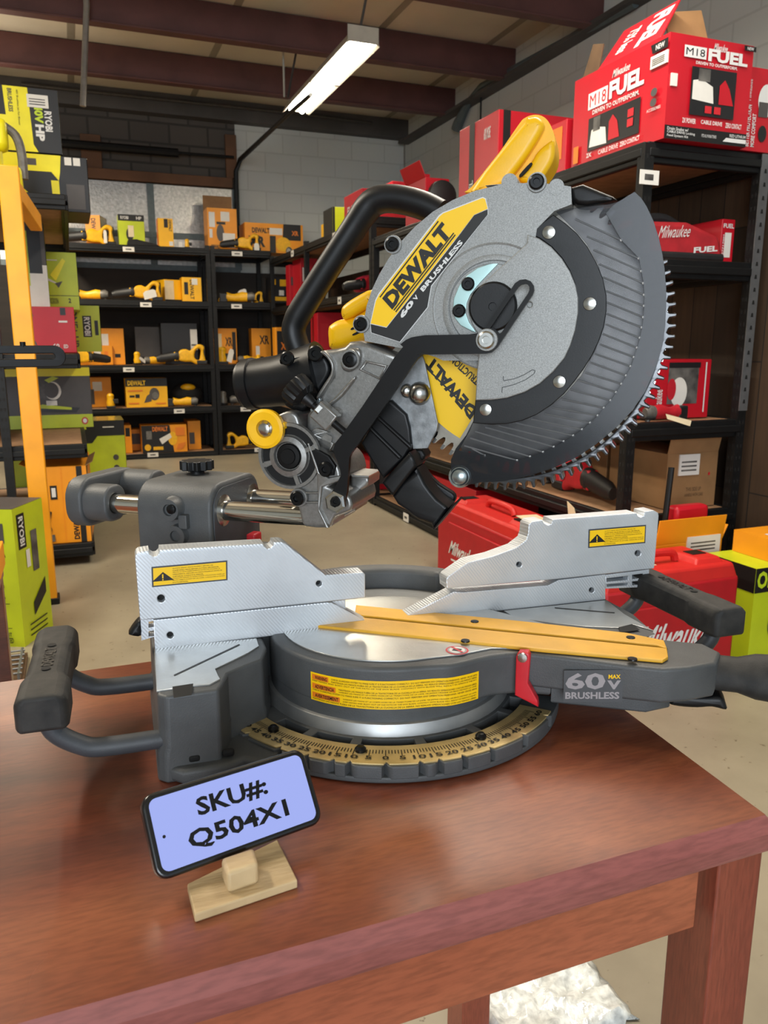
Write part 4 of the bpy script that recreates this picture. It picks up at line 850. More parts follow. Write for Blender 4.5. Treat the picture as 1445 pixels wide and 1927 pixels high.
# blade teeth, added as a toothed edge on the guard shell
EX, EZ, ER = .132, .434, .1700; a_s, a_e = radians(24), radians(-106); nT = 37; eo = []
for i in range(nT):
    for f_, r in ((0, ER-.0075), (.30, ER-.0085), (.46, ER-.0065), (.50, ER-.001), (.60, ER), (.80, ER-.0005), (.86, ER-.0065)):
        a = a_s+(a_e-a_s)*(i+f_)/nT; eo.append((EX+r*cos(a), EZ+r*sin(a)))
eo += [(EX+(ER-.0125)*cos(a_e+(a_s-a_e)*i/40), EZ+(ER-.0125)*sin(a_e+(a_s-a_e)*i/40)) for i in range(41)]
plate('guard_edge', [eo], FA, .0, .0235, 'clear_edge', lg, 'glossy castellated outer edge of the clear guard', .0008)
# moulded ribs across the clear shell
ribs = [((840, 590), (1080, 700)), ((900, 680), (1172, 795)), ((935, 750), (1185, 862)), ((965, 825), (1196, 925)), ((985, 893), (1200, 986)), ((1000, 965), (1200, 1044)), ((1005, 1025), (1196, 1103)), ((1005, 1085), (1188, 1157)), ((1000, 1140), (1178, 1211)), ((985, 1190), (1163, 1263)), ((970, 1245), (1147, 1312)), ((945, 1295), (1130, 1360)), ((920, 1340), (1106, 1408)), ((890, 1392), (1082, 1452))]
ribs = [(k(2, a)[0], k(2, c)[0]) for a, c in ribs]+[(k(3, a)[0], k(3, c)[0]) for a, c in (((850, 430), (1054, 495)), ((815, 480), (1025, 538)), ((770, 530), (990, 577)), ((720, 575), (958, 617)), ((680, 607), (918, 655)), ((610, 635), (876, 690)), ((530, 655), (830, 722)), ((440, 670), (780, 752)), ((370, 678), (728, 781)), ((315, 700), (672, 808)), ((290, 735), (604, 832)), ((260, 775), (536, 852)), ((300, 790), (368, 827)))]
band = [q_ for _, q_ in ribs]; band_o = [p_ for p_ in outer if True][2:34]
plA('guard_band', [k(2, (1000, 560))+[(c_[0], c_[1]) for c_ in band[:-1]]+k(3, (230, 800))+outer[33:4:-1]+k(2, (1040, 515))], -.0262, .0014, 'smoke_band', 'darker smoked outer band of the clear guard', .0002, lg)
for a, c in ribs:
    p, q = Ap(*a, -.0247), Ap(*c, -.0247); b = MB(); b.cyl(A(p[0], -.0247, p[1]), A(q[0], -.0247, q[1]), .0009, 'rack_grey', n=8); b.ell(A(q[0], -.0249, q[1]), (.0013, .0013, .0013), 'white_print', 8, 6); b.build('guard_rib', lg)
tubepx(3, [(235, 945), (236, 945)], -.02, [.01, .01], 'zinc', 'x') if False else None
p = Ap(232, 940, -.03, 3); b = MB(); b.lathe(A(p[0], -.008, p[1]), -ay, [(.0125, 0), (.0125, .017), (.010, .0185), (.0085, .017), (.0080, .0215), (.005, .0235), (.001, .024)], 'zinc', 24); b.build('guard_roller', saw)
ring_o = k(2, (725, 566), (790, 612), (850, 665), (905, 735), (950, 815), (985, 900), (1003, 990), (1003, 1070), (990, 1150), (965, 1225), (930, 1300), (885, 1372))+k(3, (835, 440), (780, 505), (715, 562), (640, 612), (560, 645), (480, 661), (400, 666), (305, 656), (318, 530), (400, 532), (480, 522), (570, 492), (650, 447), (720, 385), (780, 305), (825, 215), (845, 120), (848, 40))+k(2, (848, 1000), (838, 930), (810, 860), (770, 795), (715, 735), (655, 692), (600, 665), (640, 630))
dk = plA('guard_ring', [ring_o], -.0300, .006, 'black_plastic', 'dark ring riveted round the silver guard disc', .001)
for n, c in ((2, (702, 660)), (2, (916, 1033)), (3, (757, 440)), (3, (372, 586))):
    p = Ap(*c, -.030, n); b = MB(); b.lathe(A(p[0], -.0295, p[1]), -ay, [(.0068, 0), (.0062, .002), (.003, .003), (.0005, .0031)], 'steel_bolt', 16); b.build('rivet', dk)
sd = k(2, (592, 670), (650, 690), (715, 735), (770, 795), (812, 862), (842, 935), (855, 1000), (855, 1080), (840, 1170), (815, 1250), (785, 1315))+k(3, (725, 387), (655, 450), (575, 495), (480, 526), (400, 536), (318, 537), (325, 400), (335, 300))+k(2, (336, 1200), (300, 1140), (283, 1090), (280, 1030), (296, 980), (575, 728), (588, 712))
sdo = plA('guard_disc', [sd, circpx(k(2, (601, 1037))[0], 14/2.779, 12)], -.0375, .0075, 'silver_paint', None, .0012)
b = MB(); yq2 = -.0379
def stroke(n, pts, wpx): 
    for p_, q_ in zip(pts[:-1], pts[1:]): line(n, p_, q_, wpx, 'black_plastic', yq2)
stroke(3, [(463, 410), (466, 435), (520, 425), (570, 405), (615, 378), (630, 382), (625, 398), (580, 430), (520, 455), (458, 470), (457, 498)], 3); b.build('rotation_arrow', sdo)
p = Ap(410, 1048, -.0375, 2); b = MB(); b.lathe(A(p[0], -.036, p[1]), -ay, [(.0250, 0), (.0245, .0035), (.0225, .0050), (.0042, .0050), (.0040, .002), (.001, .002)], 'black_plastic', 40); b.build('arbor_cap', saw)
# black linkage bar with its slot
lk = k(1, (1000, 846), (1040, 840), (1280, 836), (1330, 828), (1345, 822))+k(2, (365, 1165), (400, 1110), (525, 925), (550, 908), (580, 904), (606, 914), (622, 938), (624, 962), (616, 985), (430, 1262), (400, 1288), (372, 1294), (0, 1300))+k(1, (1060, 942), (1030, 945), (1005, 960), (985, 985), (800, 1255), (690, 1410))+k(4, (815, 490), (735, 615), (692, 672), (682, 695), (668, 900), (655, 950), (640, 990), (605, 1003), (572, 985), (562, 945), (570, 915), (610, 845), (632, 800), (630, 770), (612, 720), (596, 680), (588, 650), (594, 615), (650, 545), (760, 390), (860, 240), (950, 100), (1000, 40))+k(1, (905, 890), (935, 866), (965, 852))
slot = k(2, (577, 928), (592, 932), (600, 945), (600, 962), (592, 980), (455, 1182), (440, 1190), (428, 1172), (412, 1160), (395, 1160), (540, 945), (556, 932))
lkb = plA('guard_linkage', [lk, slot], -.056, .006, 'black_steel', 'black slotted linkage bar across the guard', .001)
bolt((378, 1222), 2, -.056, .0088, 'steel_bolt', hgt=.005, washer='silver_paint', par=lkb); p = Ap(420, 1195, -.05, 2)
bolt((605, 955), 4, -.056, .0125, 'steel_bolt', hgt=.006, hexa=True, par=lkb); bolt((605, 952), 4, -.061, .006, 'screw_black', hgt=.003, par=lkb)
# black top horn of the guard
plA('guard_horn', [k(2, (812, 425), (880, 405), (1040, 470), (1060, 488), (900, 518), (850, 512), (822, 490))], -.030, .045, 'black_plastic', None, .004)

# ------------------------------------------------------------------ phone on its wooden stand
st = thing('phone_stand', 'small pale wooden phone stand in front of the saw', 'stand', (.09, .545, .75))
q = [atZ(x, y, .757) for x, y in ((352, 1664), (366, 1722), (560, 1657), (522, 1580))]
b = MB(); zz = lambda L, z: [V((v.x, v.y, z)) for v in L]; b.prism(zz(q, .7575), zz(q, .7502), 'stand_wood'); b.build('base_board', st, bevel=.0012)
bl0, br0 = V((.031, .549, .770)), V((.171, .578, .770)); e = (br0-bl0).normalized(); hh = V((-e.y, e.x, 0)); tl = radians(55); up = hh*cos(tl)+ZU*sin(tl); nf = e.cross(up)
FP = Frame(bl0, e, up); W_P, H_P = (br0-bl0).length, .0645
q = [atZ(x, y, .768) for x, y in ((416, 1630), (478, 1609), (487, 1640), (428, 1660))]
b = MB(); b.prism(zz(q, .7755), zz(q, .7573), 'stand_wood'); b.build('stop_block', st, bevel=.003)
b = MB(); m_c = bl0+e*W_P*.5+hh*.062; b.prism([m_c-e*.02+up*0+V((0, 0, .034)), m_c+e*.02+V((0, 0, .034)), m_c+e*.02-hh*.012+V((0, 0, -.0125)), m_c-e*.02-hh*.012+V((0, 0, -.0125))], [v+hh*.006 for v in (m_c-e*.02+V((0, 0, .034)), m_c+e*.02+V((0, 0, .034)), m_c+e*.02-hh*.012+V((0, 0, -.0125)), m_c-e*.02-hh*.012+V((0, 0, -.0125)))], 'stand_wood'); b.build('back_rest', st, bevel=.001)
ph = thing('smartphone', 'black cased smartphone showing a stock code on its lit screen', 'phone', bl0)
plate('phone_case', [rrect(0, 0, W_P, H_P, .0105, 6)], FP, -.0105, .0, 'phone_body', ph, bevel=.0028, res=3)
scr = plate('screen', [rrect(.0052, .0050, W_P-.0052, H_P-.0046, .0062, 6)], FP, -.001, .0004, 'phone_screen', ph, 'lit pale blue screen with black lettering', .0)
b = MB(); O = FP.p(0, 0, .0006)
for t, c_, ww, h_2, v0 in (('SKU#:', .4975, .425, .19, .545), ('Q504X1', .50, .60, .20, .19)): b.text(t, O+e*W_P*(c_-ww/2)+up*H_P*v0, e*W_P*ww, up*H_P*(h_2+.05), 'phone_text', .03, .0003)
b.poly([FP.p(.0115+.0013*cos(t*pi/8), H_P*.47+.0013*sin(t*pi/8), .0007) for t in range(16)], 'rack_hole'); b.build('screen_lettering', scr)
# ------------------------------------------------------------------ racks
def post(par, x, y, z1, m_='rack_black', s_=.042, holes=True, hm='rack_hole', z0=0):
    b = MB(); b.b2(x-s_/2, x+s_/2, y-s_/2, y+s_/2, z0, z1, m_)
    if holes:
        z = z0+.05
        while z < z1-.03:
            for q in (-.009, .009):
                b.poly([(x+q-.003, y-s_/2-.0006, z-.008), (x+q+.003, y-s_/2-.0006, z-.008), (x+q+.005, y-s_/2-.0006, z+.008), (x+q-.005, y-s_/2-.0006, z+.008)], hm)
                b.poly([(x-s_/2-.0006, y+q+.003, z-.008), (x-s_/2-.0006, y+q-.003, z-.008), (x-s_/2-.0006, y+q-.005, z+.008), (x-s_/2-.0006, y+q+.005, z+.008)], hm)
            z += .05
    return b.build('post', par)
def rack(name, label, x0, x1, y0, y1, posts, decks, h, board='deck_board'):
    r = thing(name, label, 'shelving', ((x0+x1)/2, (y0+y1)/2, 0), 'black boltless racks')
    for x, y in posts: post(r, x, y, h)
    for z in decks:
        bxs('deck_board', x0+.012, x1-.012, y0+.012, y1-.012, z-.018, z-.0, board, r)
        for q in ((x0, x1, y0-.012, y0+.012), (x0, x1, y1-.012, y1+.012), (x0-.012, x0+.012, y0, y1), (x1-.012, x1+.012, y0, y1)):
            b_ = MB(); b_.b2(q[0], q[1], q[2], q[3], z-.070, z+.004, 'rack_black')
            if q[1]-q[0] > q[3]-q[2]: b_.b2(q[0], q[1], q[2]-.012, q[3], z-.05, z-.02, 'rack_black')
            else: b_.b2(q[0]-.012, q[1], q[2], q[3], z-.05, z-.02, 'rack_black')
            b_.build('beam', r, bevel=.004)
    return r
def shelf_label(par, c, d, w_=.11, h_=.045):
    b_ = MB(); c = V(c); u = V((1, 0, 0)) if d == 'y' else V((0, -1, 0)); n = V((0, -1, 0)) if d == 'y' else V((-1, 0, 0))
    O = c-u*w_/2-V((0, 0, h_/2)); W_ = V((0, 0, 1))
    f = lambda l, a, b2_, c2, d2: [O+n*l+u*w_*a+W_*h_*b2_, O+n*l+u*w_*c2+W_*h_*b2_, O+n*l+u*w_*c2+W_*h_*d2, O+n*l+u*w_*a+W_*h_*d2]
    b_.prism(f(.003, 0, 0, 1, 1), f(0, 0, 0, 1, 1), 'sticker'); b_.poly(f(.0036, .25, .35, .75, .65), 'grey_photo')
    return b_.build('shelf_label', par, 'white shelf label')
BD = (.05, .53, .965, 1.61, 2.14)
RB1 = rack('shelving_rack', 'black rack against the back wall, left bay', .02, 1.395, 8.56, 9.14, [(.02, 8.56), (1.385, 8.56), (.02, 9.14), (1.385, 9.14)], BD, 2.17)
RB2 = rack('shelving_rack', 'black rack against the back wall, narrow bay in the corner', 1.44, 2.04, 8.56, 9.14, [(1.435, 8.56), (2.04, 9.14), (1.435, 9.14)], BD, 2.17)
RR1 = rack('shelving_rack', 'black rack along the right side, far bay', 2.04, 2.60, 5.45, 8.50, [(2.04, 5.45), (2.04, 7.15), (2.04, 8.49), (2.60, 5.45), (2.60, 8.49)], (.07, .53, .965, 1.55, 2.05), 2.08)
RR2 = rack('shelving_rack', 'black rack along the right side, near bay carrying the big red box', 2.04, 2.60, 2.56, 5.40, [(2.04, 2.56), (2.04, 5.395), (2.60, 2.56), (2.60, 5.395)], (.07, .48, .86, 1.49, 1.90), 1.895)
for p_, z in (((242, 472), 2.10), ((446, 478), 2.10)): pt = atY(*p_, 8.536); shelf_label(RB1 if pt.x < 1.4 else RB2, (pt.x, 8.536, z), 'y')
for px_, z in ((276, 1.57), (236, .925), (328, .49), (272, .012+.03)): pt = atY(px_, 600, 8.536); shelf_label(RB1, (pt.x, 8.536, z), 'y')
for px_, z in ((446, 1.57), (482, .925), (456, .49), (480, .012+.03)): pt = atY(px_, 600, 8.536); shelf_label(RB2, (pt.x, 8.536, z), 'y')
for p_, par, z in (((550, 470), RR1, 2.015), ((629, 445), RR1, 2.015), ((639, 558), RR1, 1.515), ((552, 563), RR1, 1.515), ((764, 988), RR2, .035), ((1000, 325), RR2, 1.87)):
    pt = atX(*p_, 2.016); shelf_label(par, (2.016, pt.y, z), 'x', .085, .055)
pt = atX(1200, 322, 2.016); b = MB(); O = V((1.982, 2.515, 1.745)); 
b.prism([O+V((0, -.003, 0)), O+V((.085, -.003, 0)), O+V((.085, -.003, .05)), O+V((0, -.003, .05))], [O, O+V((.085, 0, 0)), O+V((.085, 0, .05)), O+V((0, 0, .05))], 'sticker'); b.poly([O+V((x, -.0036, z)) for x, z in ((.02, .015), (.06, .015), (.06, .036), (.02, .036))], 'grey_photo'); b.build('shelf_label', RR2, 'white shelf label on the near post')
b = MB(); b.b2(2.578, 2.622, 2.535, 2.539, .9, 1.9, 'rack_grey')
for i in range(19):
    z = .93+.05*i; b.poly([(2.593, 2.5344, z), (2.607, 2.5344, z), (2.604, 2.5344, z+.016), (2.596, 2.5344, z+.016)], 'rack_hole')
b.build('post_face', RR2, 'bright grey slotted post face')

# ------------------------------------------------------------------ cartons
FACES = {'F': lambda x0, x1, y0, y1, z0, z1: ((x0, y0, z0), (x1-x0, 0, 0), (0, 0, z1-z0)), 'L': lambda x0, x1, y0, y1, z0, z1: ((x0, y1, z0), (0, y0-y1, 0), (0, 0, z1-z0)),
         'R': lambda x0, x1, y0, y1, z0, z1: ((x1, y0, z0), (0, y1-y0, 0), (0, 0, z1-z0)), 'T': lambda x0, x1, y0, y1, z0, z1: ((x0, y0, z1), (x1-x0, 0, 0), (0, y1-y0, 0))}
def decorate(b, O, U_, W_, items, l0=.0008):
    n = U_.cross(W_).normalized(); l = l0
    for it in items:
        l += .0005; q = lambda u, v: O+U_*u+W_*v+n*l
        if it[0] == 'r': _, u0, v0, u1, v1, m_ = it; b.poly([q(u0, v0), q(u1, v0), q(u1, v1), q(u0, v1)], m_)
        elif it[0] == 'p': b.poly([q(u, v) for u, v in it[1]], it[2])
        elif it[0] == 't': _, s, u0, v0, u1, v1, m_, bo = it[:8]; b.text(s, q(u0, v0), U_*(u1-u0), W_*(v1-v0), m_, bo, 0.0002, it[8] if len(it) > 8 else 0)
        elif it[0] == 'tv': _, s, u0, v0, u1, v1, m_, bo = it; b.text(s, q(u0, v1), -W_*(v1-v0), U_*(u1-u0), m_, bo, 0.0002)
        elif it[0] == 'tu': _, s, u0, v0, u1, v1, m_, bo = it; b.text(s, q(u1, v0), W_*(v1-v0), -U_*(u1-u0), m_, bo, 0.0002)
        elif it[0] == 'c': _, u, v, ru, rv, m_ = it; b.poly([q(u+ru*cos(t*pi/12), v+rv*sin(t*pi/12)) for t in range(24)], m_)
def carton(label, x0, x1, y0, y1, z0, z1, m_, faces={}, rz=0, stick=(), name='product_box', cat='box', group=None, bevel=.003, flaps=()):
    cx_, cy_ = (x0+x1)/2, (y0+y1)/2; t = thing(name, label, cat, (cx_, cy_, z0), group)
    X0, X1, Y0, Y1, Z1 = x0-cx_, x1-cx_, y0-cy_, y1-cy_, z1-z0
    t.location = (0, 0, 0); b = MB(); b.b2(X0, X1, Y0, Y1, 0, Z1, m_)
    for f, items in faces.items(): O, U_, W_ = [V(v) for v in FACES[f](X0, X1, Y0, Y1, 0, Z1)]; decorate(b, O, U_, W_, items)
    b.build('carton', t, bevel=bevel)
    for f, u0, v0, u1, v1, lines in stick:
        O, U_, W_ = [V(v) for v in FACES[f](X0, X1, Y0, Y1, 0, Z1)]; b = MB(); n = U_.cross(W_).normalized(); q = lambda u, v, l: O+U_*(u0+(u1-u0)*u)+W_*(v0+(v1-v0)*v)+n*l
        b.prism([q(u, v, .0062) for u, v in ((0, 0), (1, 0), (1, 1), (0, 1))], [q(u, v, .0002) for u, v in ((0, 0), (1, 0), (1, 1), (0, 1))], 'sticker')
        for i in range(lines): b.poly([q(u, v, .0068) for u, v in ((.1, .2+.6*i/lines), (.85, .2+.6*i/lines), (.85, .28+.6*i/lines), (.1, .28+.6*i/lines))], 'grey_photo')
        b.build('sticker', t, 'white sticker')
    for f in flaps:                                   # (edge, length, lean degrees, material)
        ed, ln, ang, mm = f; b = MB(); a = radians(ang)
        e0, e1, out = {'F': ((X0, Y0), (X1, Y0), (0, -1)), 'R': ((X1, Y0), (X1, Y1), (1, 0)), 'L': ((X0, Y1), (X0, Y0), (-1, 0)), 'B': ((X1, Y1), (X0, Y1), (0, 1))}[ed]
        d = V((out[0]*sin(a), out[1]*sin(a), cos(a)))*ln; p = [V((*e0, Z1)), V((*e1, Z1))]; th_ = V((-out[0], -out[1], 0))*.005
        lp = [p[0], p[1], p[1]+d, p[0]+d]; b.prism(lp, [v+th_ for v in lp], mm); b.build('flap', t, bevel=.001)
    t.location = (cx_, cy_, z0); t.rotation_euler = (0, 0, rz)
    return t
def pr(l, r, tp, bt, y, zd=None):
    xm, ym_ = (l+r)/2, (tp+bt)/2; x0, x1 = atY(l, ym_, y).x, atY(r, ym_, y).x; z0, z1 = atY(xm, bt, y).z, atY(xm, tp, y).z
    return (x0, x1, z0 if zd is None else zd, z1)
def pcart(label, l, r, tp, bt, y, dep, m_, faces={}, zd=None, **kw):
    x0, x1, z0, z1 = pr(l, r, tp, bt, y, zd); return carton(label, x0, x1, y, y+dep, z0, z1, m_, faces, **kw)
K_, Y_, W__, O_, R_, G_ = 'black_print', 'yellow_print', 'white_print', 'orange_print', 'red_print', 'green_print'
GR = 'grey_photo'
# big red vacuum kit box on the near rack, its flaps up, and neighbours
side_a = [('t', 'Milwaukee', .44, .83, .62, .91, W__, .01, .1), ('r', .18, .60, .40, .78, W__), ('t', 'M18', .20, .625, .385, .755, R_, .0), ('t', 'FUEL', .42, .615, .78, .80, W__, .045), ('t', 'DRIVEN TO OUTPERFORM.', .24, .53, .74, .58, W__, .02),
          ('r', .20, .14, .76, .50, 'black_box'), ('p', [(.22, .18), (.42, .16), (.40, .34), (.30, .38), (.24, .36)], 'sticker'), ('r', .26, .34, .34, .49, GR), ('p', [(.44, .18), (.56, .18), (.53, .36), (.48, .44), (.44, .38)], 'red_box'), ('r', .64, .34, .70, .42, R_), ('r', .64, .24, .70, .32, R_),
          ('t', '2X', .20, .07, .26, .12, W__, .02), ('t', 'CABLE DRIVE', .34, .06, .56, .11, W__, .01), ('t', 'ZERO CONTACT', .58, .06, .78, .11, W__, .02), ('r', .04, .05, .10, .24, O_), ('p', [(.86, .86), (1, .86), (1, .95), (.84, .95)], K_), ('t', 'NEW', .89, .88, .97, .93, W__, .02), ('t', 'ACCESSORIES', .84, .30, .97, .33, W__, 0), ('c', .90, .48, .03, .04, 'dark_grey_box'), ('c', .90, .38, .03, .04, 'dark_grey_box')]
side_b = [('r', 0, 0, 1, .13, K_), ('t', 'Drain Snake w/', .03, .085, .28, .115, W__, .01), ('t', 'CABLE DRIVE Locking', .03, .05, .36, .08, W__, .01), ('t', 'Feed System Kit', .03, .015, .28, .045, W__, .01), ('t', 'FITS ALL M18 BATTERIES', .44, .05, .62, .08, W__, .0), ('p', [(.70, .03), (.99, .03), (.99, .07), (.74, .07)], W__), ('t', 'RED LITHIUM', .78, .08, .98, .11, W__, .01),
          ('t', 'Milwaukee', .50, .885, .66, .96, W__, .01, .1), ('r', .16, .79, .42, .90, W__), ('t', 'M18', .18, .81, .40, .88, K_, .0), ('t', 'FUEL', .44, .78, .92, .90, W__, .045), ('t', 'DRIVEN TO OUTPERFORM.', .30, .735, .80, .765, W__, .02), ('r', .26, .25, .80, .71, 'black_box'), ('p', [(.28, .40), (.54, .38), (.52, .54), (.38, .60), (.28, .58)], 'sticker'), ('r', .34, .58, .48, .70, GR), ('p', [(.60, .38), (.78, .38), (.72, .54), (.66, .62), (.60, .56)], 'red_box'), ('r', .44, .28, .52, .35, R_), ('r', .55, .28, .63, .35, R_),
          ('t', '2X POWER', .18, .16, .34, .21, W__, .02), ('t', 'CABLE DRIVE', .40, .17, .66, .21, W__, .02), ('t', 'ZERO CONTACT', .70, .16, .90, .21, W__, .02), ('p', [(.86, .93), (1, .93), (1, .98), (.85, .98)], K_), ('t', 'NEW', .89, .94, .97, .97, W__, .01)]
bigbox = carton('big red power tool box with open top flaps on the near rack top', 2.066, 2.452, 2.50, 3.08, 1.905, 2.255, 'red_box', {'L': side_a, 'F': side_b}, stick=(('L', .84, .72, .995, .84, 4), ('F', .03, .5, .10, .62, 0)))
def flapq(par, pts, m_, items=None, nm='flap'):
    b = MB(); P = [V(p) for p in pts]; n = (P[1]-P[0]).cross(P[3]-P[0]).normalized()*.006; b.prism(P, [p-n for p in P], m_)
    if items: decorate(b, P[0], P[1]-P[0], P[3]-P[0], items)
    return b.build(nm, par, bevel=.001)
zt = 2.256
flapq(bigbox, [(2.07, 2.93, zt), (2.07, 2.56, zt), (2.18, 2.60, zt+.155), (2.18, 2.92, zt+.155)], 'red_box', [('tv', 'FUEL', .55, .1, .85, .9, W__, .05), ('tv', '75% less', .2, .2, .4, .8, W__, .02)])
flapq(bigbox, [(2.15, 2.60, zt), (2.34, 2.60, zt), (2.335, 2.66, zt+.16), (2.16, 2.66, zt+.13)], 'cardboard'); flapq(bigbox, [(2.08, 3.05, zt), (2.08, 2.94, zt), (2.09, 2.93, zt+.10), (2.09, 3.0, zt+.12)], 'cardboard_dark')
carton('red protective gear box at the right frame edge on the near rack top', 2.462, 2.70, 2.535, 3.0, 1.905, 2.20, 'red_box', {'F': [('tu', 'BETTER PROTECTION', .06, .05, .16, .55, W__, .02), ('tu', 'MORE COMFORT', .19, .05, .27, .45, W__, .02), ('c', .45, .62, .17, .2, W__), ('r', .30, .42, .50, .60, 'dark_grey_box'), ('c', .42, .22, .09, .1, 'black_box'), ('tu', 'Milwaukee', .03, .6, .12, .85, W__, .0)]})
carton('red box with a black stripe behind the yellow battery housing', 2.06, 2.58, 3.72, 4.15, 1.905, 2.31, 'red_box', {'L': [('r', .28, 0, .42, 1, K_), ('t', '60% MORE', .66, .72, .82, .86, W__, .02), ('tu', 'FUEL', .30, .05, .40, .3, W__, .02)], 'F': [('r', .05, 0, .13, 1, K_), ('t', '60% MORE', .30, .78, .40, .9, W__, .02), ('tu', 'FUEL', .06, .05, .12, .3, W__, .02), ('r', .55, .1, .95, .9, R_)]})
carton('small red and orange box beside the big red box', 2.08, 2.40, 3.15, 3.45, 1.905, 2.13, 'red_box', {'L': [('r', .1, .3, .9, .9, O_), ('r', .3, .4, .7, .8, K_)], 'F': [('r', .1, .3, .9, .9, O_)]})
t = pcart('open red box holding a black round tool on the rack top', 800, 845, 335, 392, 4.55, .30, 'red_box', {}, 1.905, flaps=(('B', .08, -10, 'red_box'), ('L', .10, 25, 'red_box')))
x0, x1, z0, z1 = pr(815, 846, 338, 388, 4.52); b = MB(); b.lathe(((x0+x1)/2, 4.54, (z0+z1)/2-.02), (0, -1, .1), [(.01, 0), (.08, 0), (.09, .02), (.085, .05), (.05, .06)], 'tool_black', 20); b.build('round_tool_end', t)
pcart('low red carton lying at the far right rack top', 681, 742, 356, 400, 5.62, .4, 'red_box', {'F': [('r', .1, .2, .5, .8, R_)], 'L': [('t', 'FUEL', .2, .3, .7, .6, W__, .02)]}, 2.0548)
pcart('red carton with white lettering behind the black handle', 738, 778, 342, 398, 5.9, .3, 'red_box', {'F': [('t', 'FUEL', .1, .45, .9, .65, W__, .03)]}, 2.0548)
pcart('small grey carton beside the lime box in the far corner', 661, 677, 380, 425, 6.06, .15, 'dark_grey_box', {'F': [('r', .6, .6, .9, .8, 'tag_paper')]}, 2.0548)
pcart('lime box with a black side on the far right rack top', 626, 661, 390, 432, 6.35, .25, 'lime_box', {'L': [('r', 0, 0, 1, 1, K_)], 'F': [('r', 0, 0, .12, 1, K_), ('r', .55, .1, .7, .5, K_)]}, 2.0548)
pcart('tiny yellow and black box left of the lime corner box', 612, 627, 420, 442, 6.6, .12, 'yellow_box', {'F': [('r', .3, .2, .9, .8, K_)]}, 2.0548)
# back rack top
pcart('dark red box with a glowing flame picture on the back rack', 84, 122, 404, 443, 8.80, .2, 'warm_photo', {}, 2.144)
pcart('orange box with a tape covered side on the back rack top', 168, 197, 405, 462, 8.80, .25, 'orange_box', {'F': [('tv', 'DEWALT', .4, .3, .7, .9, K_, .03)], 'R': [('r', 0, 0, 1, 1, 'tape')]}, 2.144, rz=-.3)
pcart('lime carton with a black band on the back rack top', 223, 272, 404, 460, 8.68, .2, 'lime_box', {'F': [('r', 0, .80, 1, 1, K_), ('t', 'RYOBI', .1, .85, .4, .95, W__, .02), ('t', 'HP', .7, .85, .9, .95, W__, .02), ('c', .42, .38, .14, .2, K_), ('r', .36, .3, .58, .66, 'tag_paper'), ('p', [(.6, .12), (.85, .05), (.7, .25)], K_)]}, 2.144)
pcart('tall yellow carton standing in the middle of the back rack top', 298, 326, 411, 466, 8.60, .14, 'yellow_box', {'F': [('r', .4, .68, .66, .98, K_), ('tv', 'DEWALT', .72, .55, .9, .95, K_, .02), ('r', .7, .05, .95, .2, W__)], 'L': [('r', 0, 0, 1, 1, O_)]}, 2.144)
t = pcart('orange printed carton with a raised brown flap on the back rack', 391, 446, 392, 470, 8.72, .25, 'orange_box', {'F': [('r', .05, .55, .25, .9, W__), ('r', .45, .7, .75, .92, 'sticker'), ('c', .42, .42, .13, .2, 'dark_grey_box'), ('r', .50, .08, .92, .42, 'sticker'), ('t', 'DEWALT', .1, .05, .4, .14, K_, .03), ('r', .3, .62, .6, .68, K_), ('r', .05, .3, .15, .5, W__)]}, 2.144, flaps=(('B', .16, 0, 'cardboard'),))
pcart('wide orange carton with black lettering on the corner bay top', 461, 570, 421, 470, 8.70, .3, 'orange_box', {'F': [('t', 'DEWALT', .12, .66, .42, .84, K_, .04), ('r', .42, .62, .64, .85, 'sticker'), ('p', [(.64, .45), (.96, .45), (.96, 1), (.66, 1)], K_), ('t', 'XR', .80, .62, .92, .78, O_, .04), ('t', 'XR', .05, .18, .34, .55, K_, .05), ('r', .42, .0, .52, .58, K_), ('c', .65, .3, .13, .25, 'tool_yellow')]}, 2.144)
# tools: cordless saw, angle tool, sander, driver
LYS = 'bare cordless tools on the back racks'
def make_saw(mb='tool_yellow', lab=None):
    t = thing('cordless_saw', lab, 'power tool'); fr = Frame((0, 0, 0), (1, 0, 0), (0, 0, 1))
    body = smooth([(-.045, .035), (-.04, .075), (-.01, .105), (.04, .112), (.075, .10), (.105, .118), (.15, .145), (.195, .142), (.215, .12), (.205, .095), (.215, .05), (.225, .015), (.20, .0), (.13, .002), (.085, .02), (.03, .02)], 2, True)
    hole = smooth([(.115, .055), (.125, .095), (.155, .115), (.18, .105), (.175, .07), (.165, .035), (.135, .035)], 2, True)
    plate('body', [body, hole], fr, -.030, .030, mb, t, bevel=.012)
    b = MB(); b.tube([(-.03, 0, .062), (-.06, 0, .06), (-.065, 0, .06), (-.20, 0, .045), (-.235, 0, .040)], [.037, .038, .034, .030, .020], 'tool_black', 14); b.build('nose', t)
    b = MB(); b.b2(-.075, -.035, -.024, .024, .028, .092, mb); b.build('collar', t, bevel=.006)
    b = MB(); b.b2(.135, .235, -.034, .034, .0, .030, 'tool_black'); b.build('battery_mount', t, bevel=.006)
    b = MB(); b.b2(.19, .222, -.022, .022, .03, .135, 'tool_black'); b.build('grip_pad', t, bevel=.008)
    return t
